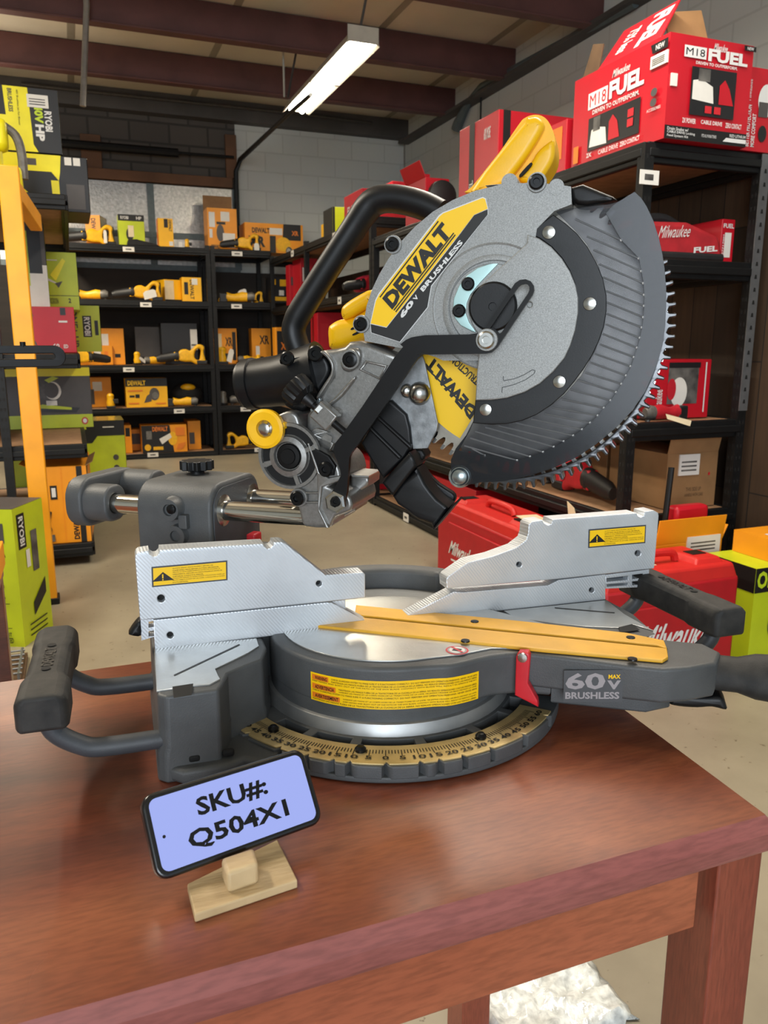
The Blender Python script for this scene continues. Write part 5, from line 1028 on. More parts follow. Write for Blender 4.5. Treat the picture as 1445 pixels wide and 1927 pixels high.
def make_grinder(mb='tool_yellow', lab=None):
    t = thing('angle_tool', lab, 'power tool')
    b = MB(); b.tube([(-.05, 0, .045), (0, 0, .048), (.08, 0, .04), (.11, 0, .04), (.17, 0, .046)], [.036, .04, .03, .03, .038], mb, 14); b.build('body', t)
    b = MB(); b.tube([(-.13, 0, .045), (-.10, 0, .05), (-.05, 0, .046)], [.025, .036, .034], 'tool_grey', 14); b.build('gear_head', t)
    b = MB(); b.cyl((-.10, 0, .012), (-.10, 0, .02), .05, 'tool_black', .056); b.cyl((-.1, 0, .0), (-.1, 0, .03), .018, 'tool_grey'); b.build('disc', t)
    b = MB(); b.b2(.16, .24, -.034, .034, .0, .075, 'tool_black'); b.build('battery', t, bevel=.008)
    return t
def make_sander(mb='tool_yellow', lab=None):
    t = thing('palm_tool', lab, 'power tool')
    b = MB(); b.b2(-.05, .05, -.04, .04, .0, .02, 'tool_black'); b.build('base', t, bevel=.004)
    b = MB(); b.lathe((0, 0, .02), (0, 0, 1), [(.042, 0), (.046, .03), (.036, .06), (.04, .09), (.028, .105), (.005, .11)], mb, 18); b.build('body', t)
    b = MB(); b.b2(.02, .085, -.032, .032, .04, .08, 'tool_black'); b.build('battery', t, bevel=.006)
    return t
protos = {}
def put_tool(kind, label, px, py, y, z, rz=0, sc=1.0, mb='tool_yellow', tagged=None, group=LYS, x=None):
    key = (kind, mb); xx = atY(px, py, y).x if x is None else x
    if key not in protos:
        t = {'saw': make_saw, 'grinder': make_grinder, 'sander': make_sander}[kind](mb, label); protos[key] = (t, {c.name for c in t.children}); t['group'] = group
        t.location = (xx, y, z); t.rotation_euler = (0, 0, rz); t.scale = (sc, sc, sc*1.3)
    else:
        src, keep = protos[key]; t = src.copy(); COL.objects.link(t); t.location = (xx, y, z); t.rotation_euler = (0, 0, rz); t.scale = (sc, sc, sc*1.3); t['label'] = label; t['group'] = group
        for ch in list(src.children):
            if ch.name in keep: c = ch.copy(); COL.objects.link(c); c.parent = t
    if tagged:                                             # paper tag hanging off the tool
        dx, dz, w_, h_, ang = tagged; b = MB(); a = radians(ang); u = V((cos(a), 0, sin(a)))*w_; w2 = V((-sin(a), 0, cos(a)))*h_; O = V((dx, -.048, dz)); lp = [O, O+u, O+u*1.0+w2*.8, O+u*.8+w2, O+u*.2+w2, O+w2*.8]
        b.prism(lp, [v+V((0, .0015, 0)) for v in lp], 'sticker'); o_ = b.build('price_tag', t, 'white paper tag'); o_.matrix_parent_inverse = Matrix.Identity(4)
    return t
Y0 = 8.70
put_tool('saw', 'yellow cordless saw with a tag, left on the back rack top', 168, 440, Y0, 2.144, .1, 1.05, tagged=(.12, .015, .03, .09, 0))
put_tool('saw', 'yellow cordless saw below the wide orange carton', 452, 450, 8.61, 2.144, 0, .9, tagged=(.15, .003, .06, .06, 0))
put_tool('grinder', 'yellow and black tool at the corner of the rack tops', 545, 450, 8.30, 2.0545, 1.2, .9)
put_tool('sander', 'small yellow tool beside the tall yellow carton', 352, 460, 8.64, 2.144, 0, .55, tagged=(-.16, .003, .07, .08, 0))
put_tool('grinder', 'yellow tool next to the lime boxes on the second shelf', 180, 548, 8.66, 1.614, 2.95, .9, tagged=(-.0, .02, .13, .035, 10))
put_tool('saw', 'yellow cordless saw with a hanging tag on the second shelf', 258, 545, 8.66, 1.614, 0, 1.05, tagged=(.06, .005, .12, .06, 12))
put_tool('grinder', 'dark yellow tool just right of the back rack post on the second shelf', 414, 548, 8.82, 1.614, 1.5, .5)
put_tool('grinder', 'yellow tool with a tag on the corner bay second shelf', 456, 548, 8.66, 1.614, 2.95, 1.0, tagged=(-.05, .07, .09, .05, -15))
put_tool('saw', 'dark nosed yellow tool near the red cartons on the second shelf', 468, 550, 8.84, 1.614, 0, .7)
put_tool('saw', 'yellow saw with its grip to the left on the third shelf', 160, 672, 8.64, .969, 3.3, 1.05)
put_tool('sander', 'small yellow palm tool in the middle of the third shelf', 258, 672, 8.64, .969, .4, .8, tagged=(.0, .06, .09, .03, -30))
put_tool('grinder', 'dark grinder lying behind a white tag on the third shelf', 288, 668, 8.73, .969, .1, .75)
put_tool('saw', 'yellow cordless saw at the right end of the third shelf', 342, 668, 8.64, .969, 0, 1.1)
put_tool('sander', 'square yellow tool with a long tag on the corner bay third shelf', 418, 660, 8.66, .969, 0, 1.1, tagged=(.03, .025, .05, .10, -20))
put_tool('grinder', 'yellow tool lying across the corner bay third shelf', 464, 665, 8.72, .969, .15, .8)
put_tool('sander', 'small yellow tool at the right of the corner bay third shelf', 486, 672, 8.62, .969, 1, .6)
put_tool('grinder', 'yellow tool by the black loop handle on the third shelf', 537, 655, 8.05, .9695, 1.4, .8)
put_tool('sander', 'small grey yellow tool left of the yellow black carton', 208, 752, 8.62, .534, 0, .9)
put_tool('grinder', 'yellow tool with a white tag right of the yellow black carton', 352, 752, 8.63, .534, 2.95, .85, tagged=(-.12, .02, .08, .06, 0))
put_tool('saw', 'yellow saw on the lowest shelf of the corner bay', 462, 835, 8.66, .054, 3.1, .95)
# back rack cartons on the lower shelves
pcart('yellow block shaped carton by the post on the second shelf', 343, 379, 522, 562, 8.68, .2, 'yellow_box', {'F': [('r', .1, .3, .3, .8, K_), ('tv', 'DEWALT', .4, .1, .6, .9, K_, .02), ('r', .5, .7, .8, .95, 'sticker')]}, 1.614)
pcart('yellow carton with a brown torn side on the second shelf', 303, 337, 526, 560, 8.72, .2, 'yellow_box', {'F': [('r', 0, .1, .55, .95, 'tag_paper'), ('r', 0, 0, 1, .1, K_)]}, 1.614, rz=.3)
pcart('dark carton with yellow print beside the red cartons on the second shelf', 508, 545, 521, 562, 8.66, .2, 'black_box', {'F': [('r', .1, .7, .3, .9, 'tool_yellow'), ('r', .5, .65, .95, .9, 'tool_yellow'), ('r', .45, .3, .7, .5, 'sticker'), ('r', .1, .1, .9, .25, 'tool_yellow')]}, 1.614)
pcart('short red carton at the corner end of the second shelf', 545, 570, 498, 562, 8.0, .15, 'red_box', {'F': [('r', .1, .5, .5, .7, 'dark_grey_box'), ('r', .4, .1, .9, .35, W__)]}, 1.5548)
pcart('tall red carton with white lettering on the right rack second shelf', 566, 598, 486, 562, 7.7, .3, 'red_box', {'F': [('tu', 'FUEL', .5, .15, .8, .75, W__, .04), ('r', .1, .5, .3, .8, W__)]}, 1.5548)
b = MB(); c = atY(672, 532, 6.2); b.ell((2.3, 6.2, 1.554+.085), (.16, .15, .085), 'pink_wrap', 16, 8); tag(b.build('wrapped_bag'), 'pink red plastic wrapped bundle on the right rack second shelf', 'bag')
put_tool('saw', 'red cordless tool in front of the pink bundle', 665, 550, 5.9, 1.554, .2, .9, 'tool_red', x=2.16)
pcart('orange carton standing behind the lime boxes on the third shelf', 192, 234, 618, 682, 8.84, .15, 'orange_box', {'F': [('r', .0, .4, .3, .85, 'sticker'), ('r', .55, .2, .8, .3, K_)]}, .969)
pcart('orange and white carton above the saw grip on the third shelf', 142, 190, 640, 684, 8.80, .12, 'orange_box', {'F': [('t', 'DEWALT', .3, .72, .7, .92, K_, .03), ('t', 'XR', .4, .4, .6, .6, K_, .03), ('r', .72, .2, 1, .95, 'sticker')]}, .969)
pcart('small orange carton with a dark figure on the third shelf', 190, 212, 650, 684, 8.79, .04, 'orange_box', {'F': [('r', .3, .2, .6, .7, O_)]}, .969)
pcart('black hard case with a hanging white tag on the third shelf', 304, 372, 608, 684, 8.82, .2, 'black_box', {}, .969, stick=(('F', .80, .35, .99, .85, 1),), name='tool_case', cat='case')
pcart('grey board leaning at the back of the third shelf', 255, 302, 615, 684, 9.0, .03, 'dark_grey_box', {}, .969, name='board', cat='board')
pcart('orange carton with grey picture on the corner bay third shelf', 402, 446, 618, 684, 8.84, .15, 'orange_box', {'F': [('r', .05, .1, .35, .85, 'tag_paper'), ('t', 'XR', .5, .5, .8, .75, K_, .03), ('r', .8, .1, .95, .9, K_)]}, .969)
pcart('orange carton with two tags on the corner bay third shelf', 474, 510, 618, 684, 8.86, .15, 'orange_box', {'F': [('r', .2, .05, .4, .5, 'sticker'), ('t', 'XR', .4, .55, .9, .8, K_, .03)]}, .969)
pcart('dark orange carton behind the loop handle on the third shelf', 518, 552, 616, 684, 8.30, .12, 'orange_box', {'F': [('r', .1, .2, .9, .9, K_), ('t', 'XR', .3, .4, .8, .6, O_, .03)]}, .969)
pcart('tall red carton behind the yellow motor on the right rack third shelf', 598, 650, 588, 690, 7.0, .3, 'red_box', {'F': [('r', .1, .2, .4, .8, R_)]}, .969)
pcart('worn orange carton behind the grey yellow tool on the fourth shelf', 166, 210, 710, 766, 8.80, .3, 'orange_box', {'F': [('r', .2, .55, .6, .85, 'sticker'), ('r', .05, .1, .25, .6, 'dark_grey_box')]}, .534)
pcart('yellow carton with a black lettered top band on the fourth shelf', 237, 315, 712, 768, 8.64, .25, 'yellow_box', {'F': [('r', 0, .72, 1, 1, K_), ('t', 'DEWALT', .05, .76, .48, .93, Y_, .04), ('c', .68, .45, .12, .22, 'dark_grey_box'), ('c', .70, .40, .08, .12, 'tool_grey'), ('p', [(.42, .15), (.5, .4), (.62, .5), (.6, .2)], 'dark_grey_box'), ('r', .08, .35, .2, .42, K_), ('r', .22, .33, .32, .45, K_), ('r', .05, .55, .4, .6, O_), ('r', .05, .12, .3, .16, O_), ('r', .7, .1, .95, .14, O_)]}, .534)
b = MB(); xb = atY(350, 735, 8.85).x; b.ell((xb, 8.85, .534+.12), (.17, .14, .12), 'bag_black', 14, 8); b.ell((xb+.01, 8.76, .534+.19), (.08, .05, .04), 'tool_yellow', 12, 8); o = b.build('tool_bag'); tag(o, 'black soft tool bag on the fourth shelf by the post', 'bag')
put_tool('sander', 'grey tool on the corner bay fourth shelf', 420, 748, 8.64, .534, 1, .9, 'tool_grey'); put_tool('grinder', 'grey tool beside the black dust port on the fourth shelf', 452, 748, 8.68, .534, 0, .9, 'tool_grey')
pcart('narrow orange carton by the lime trimmer box on the bottom shelf', 234, 248, 800, 852, 8.66, .3, 'orange_box', {'F': [('r', .2, .6, .8, .9, K_)]}, .054)
pcart('orange carton second from the left on the bottom shelf', 246, 268, 808, 852, 8.87, .2, 'orange_box', {'F': [('r', .1, .3, .9, .8, 'dark_grey_box')]}, .054)
pcart('wide orange and black carton with a white sticker on the bottom shelf', 267, 352, 800, 855, 8.60, .25, 'orange_box', {'F': [('p', [(0, 0), (.70, 0), (.62, 1), (0, 1)], K_), ('t', 'DEWALT', .24, .78, .58, .95, O_, .03), ('c', .68, .5, .1, .25, 'tool_yellow'), ('c', .12, .2, .07, .12, 'tool_yellow'), ('r', .1, .5, .22, .8, 'tool_grey'), ('r', .24, .1, .46, .22, 'tool_yellow'), ('p', [(.38, .5), (.62, .7), (.66, .55), (.44, .3)], 'sticker'), ('r', .75, .6, .95, .9, O_), ('p', [(.75, .1), (.9, .12), (.97, .35), (.8, .3)], O_)]}, .054)
pcart('orange carton right of the wide black one on the bottom shelf', 354, 378, 792, 850, 8.72, .3, 'orange_box', {'F': [('r', .1, .2, .5, .6, 'dark_grey_box')], 'L': [('r', 0, 0, 1, 1, O_)]}, .054)
b = MB(); xb = atY(270, 460, 8.72).x; b.prism([V((xb-.17, 8.585, 2.1445)), V((xb+.16, 8.58, 2.1445)), V((xb+.1, 8.59, 2.17)), V((xb-.08, 8.60, 2.21)), V((xb-.16, 8.60, 2.20))], [V((xb-.17, 8.67, 2.1445)), V((xb+.16, 8.67, 2.1445)), V((xb+.1, 8.67, 2.17)), V((xb-.08, 8.67, 2.20)), V((xb-.16, 8.67, 2.19))], 'bag_black'); tag(b.build('cloth_pouch', bevel=.01), 'flat black cloth pouch below the lime carton', 'pouch')

# ------------------------------------------------------------------ right racks, middle and lower shelves
b = MB(); xs = [(2.06, .0), (2.07, .07), (2.12, .125), (2.30, .13), (2.46, .09), (2.50, .0)]
b.prism([V((x, 2.60, 1.494+z*1.15)) for x, z in xs], [V((x, 2.92, 1.494+z)) for x, z in xs], 'bag_red'); bg = tag(b.build('tool_bag', bevel=.02), 'red soft tool bag with white lettering on the near rack', 'tool bag')
O = V((2.17, 2.598, 1.545)); b = MB(); b.text('Milwaukee', O+V((-.02, 0, .028)), V((.15, 0, .012)), V((0, 0, .045)), W__, .0, .002, .1); b.text('FUEL', O+V((.16, 0, -.02)), V((.12, 0, .012)), V((0, 0, .022)), W__, .04, .002); b.build('bag_lettering', bg)
bxs('bag_base', 2.07, 2.49, 2.594, 2.93, 1.4945, 1.53, 'bag_black', bg, .012); bxs('bag_end', 2.050, 2.12, 2.59, 2.93, 1.4945, 1.62, 'bag_black', bg, .02)
b = MB(); b.tube(smooth([(2.10, 2.66, 1.63), (2.16, 2.68, 1.655), (2.24, 2.68, 1.66), (2.33, 2.68, 1.625)], 4), .02, 'bag_black', 10); b.build('bag_handle', bg)
carton('red carton with a white data sticker behind the tool bag', 2.505, 2.573, 2.64, 2.9, 1.4945, 1.67, 'red_box', {'F': [('t', 'FUEL', .1, .80, .9, .90, W__, .03), ('r', .25, .15, .75, .7, 'sticker'), ('tu', '027717001', .1, .15, .22, .65, W__, .02)]})
carton('long red carton in the shade behind the tool bag', 2.30, 2.43, 2.95, 3.4, 1.494, 1.70, 'red_box', {'F': [('r', .4, .75, .8, .9, 'black_box')]})
carton('red grinder box with a side picture at the near end of the middle shelf', 2.20, 2.53, 2.66, 2.95, .8645, 1.11, 'red_box', {'F': [('r', .32, .25, .80, .9, GR), ('c', .5, .45, .13, .25, 'sticker'), ('c', .38, .5, .07, .18, 'tool_red'), ('r', .32, .86, .82, .95, 'black_box'), ('tu', 'Milwaukee', .12, .05, .24, .5, W__, .01), ('r', .90, .1, .92, .95, W__)], 'L': [('r', .25, .3, .75, .75, GR), ('p', [(.3, .3), (.7, .3), (.6, .6), (.4, .7)], 'sticker'), ('r', .0, .80, .22, .98, 'black_box'), ('r', .35, .85, .6, .95, W__)]})
t = put_tool('grinder', 'red grinder with a long paper tag on the middle shelf', 1280, 780, 2.60, .8645, .1, .6, 'tool_red', x=2.22); b = MB(); O = V((2.19, 2.525, .90)); lp = [O, O+V((.005, -.005, -.02)), O+V((.10, -.03, -.05)), O+V((.105, -.03, -.028))]; b.prism(lp, [v+V((0, .0012, 0)) for v in lp], 'tag_paper'); o = b.build('paper_tag', t, 'long cream paper tag') if False else b.build('paper_tag'); tag(o, 'long cream paper tag hanging from the red grinder', 'tag')
put_tool('sander', 'red palm tool left of the red grinder box', 1215, 770, 2.68, .8645, .3, .85, 'tool_red', x=2.105)
# low deck of the near rack: long red saws with tags, brown boxes
put_tool('saw', 'red cordless saw with a cream tag on the low shelf', 1120, 930, 3.0, .484, 1.45, 1.1, 'tool_red', x=2.16)
b = MB(); O = V((1.976, 2.86, .50)); lp = [O, O+V((-.004, -.06, -.02)), O+V((-.012, -.11, -.09)), O+V((-.010, -.04, -.105))]; b.prism(lp, [v+V((.0015, 0, 0)) for v in lp], 'tag_paper'); tag(b.build('paper_tag'), 'cream paper tag hanging off the low shelf edge', 'tag')
put_tool('grinder', 'red grinder lying on the low shelf behind the left red case', 1000, 915, 3.5, .484, 1.9, 1.1, 'tool_red', x=2.18)
put_tool('grinder', 'second red tool further along the low shelf', 980, 905, 3.95, .484, 1.5, 1.1, 'tool_red', x=2.18)
carton('large brown cardboard box with a slanted flap under the near rack', 2.30, 2.57, 2.62, 3.0, .4845, .72, 'cardboard', {'F': [('t', 'THIS SIDE UP', .40, .30, .7, .37, 'cardboard_dark', .0), ('t', 'HANDLE WITH CARE', .38, .2, .75, .26, 'cardboard_dark', .0), ('c', .84, .6, .02, .03, R_)]}, flaps=(('F', .10, 12, 'cardboard'),), name='cardboard_box', stick=(('F', .22, .60, .62, .98, 3),))
carton('wide brown cardboard box behind the slanted one', 2.32, 2.57, 3.05, 3.5, .4845, .76, 'cardboard', {'F': [('r', .5, .2, .85, .6, 'sticker'), ('r', .6, .25, .75, .5, 'black_box')]}, name='cardboard_box')
for i, (yy, zz_) in enumerate(((5.6, .074), (5.95, .074), (6.5, .074))): carton(['red carton nearest the viewer on the far bay floor deck', 'red carton second from the near end of the far bay floor deck', 'red carton far back on the floor deck of the right rack'][i], 2.08, 2.40, yy, yy+.28, zz_, zz_+.22-.03*i, 'red_box', {'L': [('t', 'FUEL', .2, .4, .8, .7, W__, .03)], 'F': [('r', .2, .2, .7, .8, 'dark_grey_box')]}, group=None)
carton('tall red carton on the fourth level of the right rack behind the dust chute', 2.07, 2.4, 5.6, 5.9, .534, .86, 'red_box', {'F': [('r', .3, .2, .7, .8, 'black_box')], 'L': [('t', 'FUEL', .1, .3, .9, .6, W__, .03)]})
carton('long dark red carton under the low shelf of the near rack', 2.08, 2.5, 3.9, 4.7, .0745, .36, 'red_box', {'L': [('t', 'FUEL', .3, .4, .7, .65, 'dark_grey_box', .03)]})
# two red hard cases on the floor
def case(label, x0, x1, y0, y1, h, face, lt):
    t = thing('tool_case', label, 'case', ((x0+x1)/2, (y0+y1)/2, 0), 'red hard tool cases on the floor')
    bxs('body', x0, x1, y0, y1, 0, h-.05, 'red_case', t, .015)
    b = MB(); dx, dy = x1-x0, y1-y0
    b.box(((x0+x1)/2, (y0+y1)/2, h-.035), (dx-.004, dy-.004, .06), 'red_case_lid', taper=.93); b.build('lid', t, bevel=.012, seg=3)
    L_ = dy if face == 'L' else dx
    for s_ in (.2, .8):
        b = MB()
        if face == 'L': b.box((x0+.11, y0+dy*s_, h+.0), (.16, .12, .03), 'red_case_lid', taper=.7)
        else: b.box((x0+dx*s_, y0+.09, h+.0), (.14, .14, .03), 'red_case_lid', taper=.7)
        la = b.build('lid_ridge', t, bevel=.008)
        b = MB()
        if face == 'L': b.b2(x0+.05, x0+.13, y0+dy*s_-.03, y0+dy*s_+.03, h+.012, h+.017, 'rack_black')
        else: b.b2(x0+dx*s_-.03, x0+dx*s_+.03, y0+.08, y0+.13, h+.012, h+.017, 'rack_black')
        b.build('latch', la)
    b = MB()
    if face == 'L': b.tube(smooth([(x0+.12, y0+dy*.36, h+.0), (x0+.12, y0+dy*.40, h+.028), (x0+.12, y0+dy*.60, h+.028), (x0+.12, y0+dy*.64, h+.0)], 4), .014, 'red_case_lid', 10)
    else: b.tube(smooth([(x0+dx*.36, y0+.10, h), (x0+dx*.40, y0+.10, h+.028), (x0+dx*.60, y0+.10, h+.028), (x0+dx*.64, y0+.10, h)], 4), .014, 'red_case_lid', 10)
    b.build('carry_handle', t)
    b = MB()
    if face == 'L': O, U_, W_ = V((x0-.0006, y1-dy*.16, .05)), V((0, -dy*.6, 0)), V((0, 0, h*.62))
    else: O, U_, W_ = V((x0+dx*.16, y0-.0006, .04)), V((dx*.66, 0, 0)), V((0, 0, h*.62))
    n = U_.cross(W_).normalized(); fr = [O, O+U_, O+U_+W_, O+W_]; b.prism([p+n*.006 for p in fr], [p-n*.01 for p in fr], 'red_case'); b.build('raised_panel', t, bevel=.004)
    b = MB(); q0, qU, qW = lt; b.text('Milwaukee', O+U_*q0[0]+W_*q0[1]+n*.0066, U_*qU[0]+W_*qU[1], W_*qW, W__, .02, .0006, .12)
    P = lambda u, v: O+U_*u+W_*v+n*.0072; u0, v0 = q0; b.poly([P(u0+qU[0]*.1, v0+qU[1]*.1-.12), P(u0+qU[0]*.98, v0+qU[1]*.98-.12), P(u0+qU[0]*.98, v0+qU[1]*.98-.05), P(u0+qU[0]*.1, v0+qU[1]*.1-.085)], W__)
    b.build('case_lettering', t); return t
case('red hard case behind the left of the right fence, white lettering', 1.70, 1.98, 2.72, 3.60, .41, 'L', ((.02, .38), (.55, .0), .28))
case('red hard case nearest, in front of the yellow open carton', 1.56, 2.13, 2.02, 2.30, .43, 'F', ((.10, .36), (.9, .0), .40))
b = MB(); lp = [V((1.63, 2.02, .452)), V((1.76, 2.02, .452)), V((1.74, 2.12, .452)), V((1.62, 2.10, .452))]; b.prism([v+V((0, 0, .0015)) for v in lp], lp, 'tag_paper'); tag(b.build('paper_tag'), 'cream paper tag lying on the nearest red case', 'tag')
b = MB(); lp = [V((1.76, 2.82, .428)), V((1.86, 2.80, .428)), V((1.88, 2.95, .428)), V((1.78, 2.96, .428))]; b.prism([v+V((0, 0, .0015)) for v in lp], lp, 'tag_paper'); tag(b.build('paper_tag'), 'cream paper tag lying on the left red case', 'tag')
t = carton('open yellow orange carton holding a black pole and red scraps', 2.02, 2.345, 2.33, 2.50, 0, .42, 'orange_box', {'F': [('c', .2, .90, .02, .03, K_)]}, flaps=(('F', .10, 8, 'orange_box'), ('L', .07, 30, 'orange_box'), ('R', .06, 25, 'orange_box')), stick=(('F', .45, .88, .95, 1.05, 3),))
b = MB(); b.tube([(2.13, 2.42, .4245), (2.155, 2.43, .70)], .012, 'rack_black', 10); tag(b.build('black_pole'), 'black pole standing in the open yellow carton', 'pole')
b = MB(); b.b2(2.17, 2.335, 2.40, 2.46, .4205, .545, 'red_box'); tag(b.build('red_pouch', bevel=.015), 'crumpled red pack sticking out of the open carton', 'pack')
carton('lime and black saw box at the right frame edge on the floor', 2.225, 2.62, 2.04, 2.28, 0, .385, 'lime_box', {'F': [('r', 0, .76, 1, 1, K_), ('t', 'ONE+', .02, .80, .42, .97, G_, .04), ('c', .33, .42, .13, .17, 'grey_photo'), ('c', .36, .50, .06, .08, 'dark_grey_box'), ('r', .28, .60, .55, .72, 'sticker'), ('t', '5500', .02, .05, .18, .14, K_, .03), ('r', .30, .05, .33, .3, O_)], 'L': [('r', 0, .76, 1, 1, K_)]})
carton('yellow orange tool carton on top of the lime saw box', 2.34, 2.62, 2.06, 2.27, .386, .47, 'orange_box', {'F': [('r', .05, .3, .35, .75, K_), ('t', 'DEWALT', .08, .38, .32, .66, O_, .03), ('c', .62, .4, .15, .35, 'grey_photo'), ('r', .2, .82, .5, .98, 'sticker')], 'T': [('r', .15, .1, .45, .5, 'sticker'), ('r', .18, .2, .42, .4, 'black_box')]})

# ------------------------------------------------------------------ left side: yellow frame, lime boxes, orange carton
yf = thing('steel_frame', 'orange yellow steel post with a sloping brace at the left', 'rack frame', (-.2, 3.8, 0))
b = MB(); b.b2(-.225, -.145, 3.77, 3.85, .01, 1.89, 'yellow_frame'); b.build('post', yf, bevel=.004); bxs('foot_cap', -.235, -.135, 3.765, 3.86, 0, .03, 'rack_black', yf, .004)
b = MB(); a_, c_ = V((-.19, 3.87, 1.80)), V((-.11, 4.28, 1.70)); u = V((.026, 0, 0)); w2 = V((0, 0, .075)); b.prism([a_-u, a_+u, a_+u+w2, a_-u+w2], [c_-u, c_+u, c_+u+w2-V((0, 0, .0)), c_-u+w2], 'yellow_frame'); b.build('brace', yf, bevel=.003)
LR = rack('shelving_rack', 'black rack at the left loaded with lime boxes', -.82, .03, 4.44, 6.4, [(-.34, 4.42), (.02, 6.38), (-.82, 4.42), (-.82, 6.38)], (.12, .655, 1.12, 1.895), 1.90)
def rb(label, l, r, tp, bt, y, dep, m_, faces, zd, **kw): return pcart(label, l, r, tp, bt, y, dep, m_, faces, zd, **kw)
rb('black and lime blower carton topmost on the left rack', -6, 112, 165, 289, 4.98, .16, 'black_box', {'F': [('p', [(0, 0), (.62, 0), (.55, .12), (.52, 1), (0, 1)], 'yellow_lime_box'), ('p', [(0, .55), (.15, .55), (.13, 1), (0, 1)], K_), ('tv', 'RYOBI', .76, .34, .88, .66, W__, .04), ('tv', 'HP', .60, .18, .74, .44, W__, .05), ('tv', '40V', .60, .46, .74, .75, G_, .05), ('tv', 'BRUSHLESS', .20, .60, .27, .96, 'dark_grey_box', .02), ('tv', '40V Brushless Jet Fan Blower', .33, .4, .37, .95, K_, .0)], 'R': [('r', 0, 0, 1, 1, 'yellow_lime_box')]}, 2.199, stick=(('F', .50, .70, .84, .90, 3),))
rb('black and lime carton under the topmost blower carton', 0, 166, 291, 390, 4.98, .45, 'black_box', {'F': [('r', 0, .70, .68, 1, 'yellow_lime_box'), ('r', .22, .80, .42, .92, 'dark_grey_box'), ('p', [(.58, 0), (.70, 0), (.70, .25), (.66, .3), (.66, .55), (.57, .55)], 'yellow_lime_box'), ('p', [(.66, .55), (.68, .7), (.70, 1), (.62, 1), (.58, .7)], 'yellow_lime_box'), ('r', .74, .84, .82, .98, 'sticker'), ('r', .84, .84, .92, .98, 'sticker'), ('r', .74, .05, .95, .5, 'dark_grey_box'), ('r', .43, .08, .46, .25, 'sticker'), ('r', .47, .08, .50, .27, 'yellow_lime_box'), ('p', [(.22, .25), (.40, .05), (.42, .14), (.25, .38)], 'yellow_lime_box')], 'R': [('r', 0, 0, 1, 1, 'dark_grey_box')]}, 1.899)
# lime yard tool hanging over the upper left
b = MB(); t = thing('leaf_blower', 'lime garden blower with a grey grip at the left frame edge', 'garden tool', (-.26, 4.56, 1.899))
b.b2(-.40, -.21, 4.50, 4.62, 2.10, 2.25, 'yellow_lime_box'); b.build('body', t, bevel=.03)
b = MB(); b.b2(-.36, -.16, 4.50, 4.60, 1.8995, 2.03, 'yellow_lime_box'); b.build('battery_bay', t, bevel=.02)
b = MB(); b.tube(smooth([(-.225, 4.56, 2.22), (-.175, 4.56, 2.18), (-.155, 4.56, 2.10), (-.155, 4.56, 1.98)], 5), .022, 'tool_grey', 10); b.build('grip', t)
b = MB(); b.tube([(-.30, 4.56, 2.02), (-.30, 4.56, 2.12)], .06, 'yellow_lime_box', 12); b.build('neck', t)
RZT = pr(38, 141, 577, 641, 5.05, 1.124)[3]+.0006
rb('picture box with a grey tool photo, second level of the left rack', 22, 80, 418, 514, 5.09, .28, 'dark_grey_box', {'F': [('r', 0, 0, 1, .5, 'sticker'), ('r', .1, .25, .42, .9, 'lime_box'), ('r', .42, .4, .85, .95, 'black_box')], 'R': [('r', 0, 0, 1, 1, 'lime_box'), ('r', .3, .5, .6, .8, 'dark_grey_box')]}, RZT, rz=.1)
rb('big lime carton with a trimmer picture on the left rack', 42, 146, 474, 577, 5.45, .4, 'lime_box', {'F': [('r', 0, .24, 1, .25, K_), ('p', [(.0, .62), (.4, .52), (.4, .60), (.05, .68)], 'dark_grey_box'), ('c', .24, .50, .05, .08, 'dark_grey_box'), ('p', [(.3, .56), (.6, .45), (.6, .48), (.34, .6)], 'sticker'), ('p', [(.58, .46), (.72, .50), (.64, .38)], 'dark_grey_box'), ('t', 'TRIMMER / DESBROZADORA', .25, .10, .62, .20, K_, .0), ('t', '2', .80, .12, .85, .20, K_, .03), ('r', .45, .85, .65, .87, 'sticker'), ('p', [(.5, .6), (.75, .9), (.8, .85), (.6, .5)], 'yellow_lime_box')], 'R': [('r', 0, 0, 1, 1, 'dark_grey_box')]}, RZT)
rb('bright red carton with a black crossed tool picture on the left rack', 38, 141, 577, 641, 5.05, .70, 'red_box', {'F': [('p', [(0, .72), (.22, .88), (.25, .8), (.05, .6)], 'dark_grey_box'), ('p', [(0, .45), (.25, .25), (.28, .15), (.02, .35)], 'dark_grey_box'), ('r', .02, .4, .12, .6, 'dark_grey_box'), ('r', .74, .82, .84, .98, 'black_box'), ('r', .70, .66, .86, .70, W__), ('t', '60', .56, .10, .68, .2, W__, .03), ('t', 'ED', .76, .10, .84, .18, W__, .02)]}, 1.1252)
rb('small lime carton with a black lettered badge beside the red carton', 122, 188, 575, 636, 5.87, .3, 'lime_box', {'F': [('r', .50, .32, .75, .78, K_), ('tv', 'RYOBI', .54, .35, .71, .75, W__, .03), ('tv', 'ONE+ HP', .16, .1, .36, .92, 'dark_grey_box', .02), ('r', .84, .36, .94, .68, K_)], 'R': [('r', 0, 0, 1, 1, 'yellow_lime_box')]}, 1.1252)
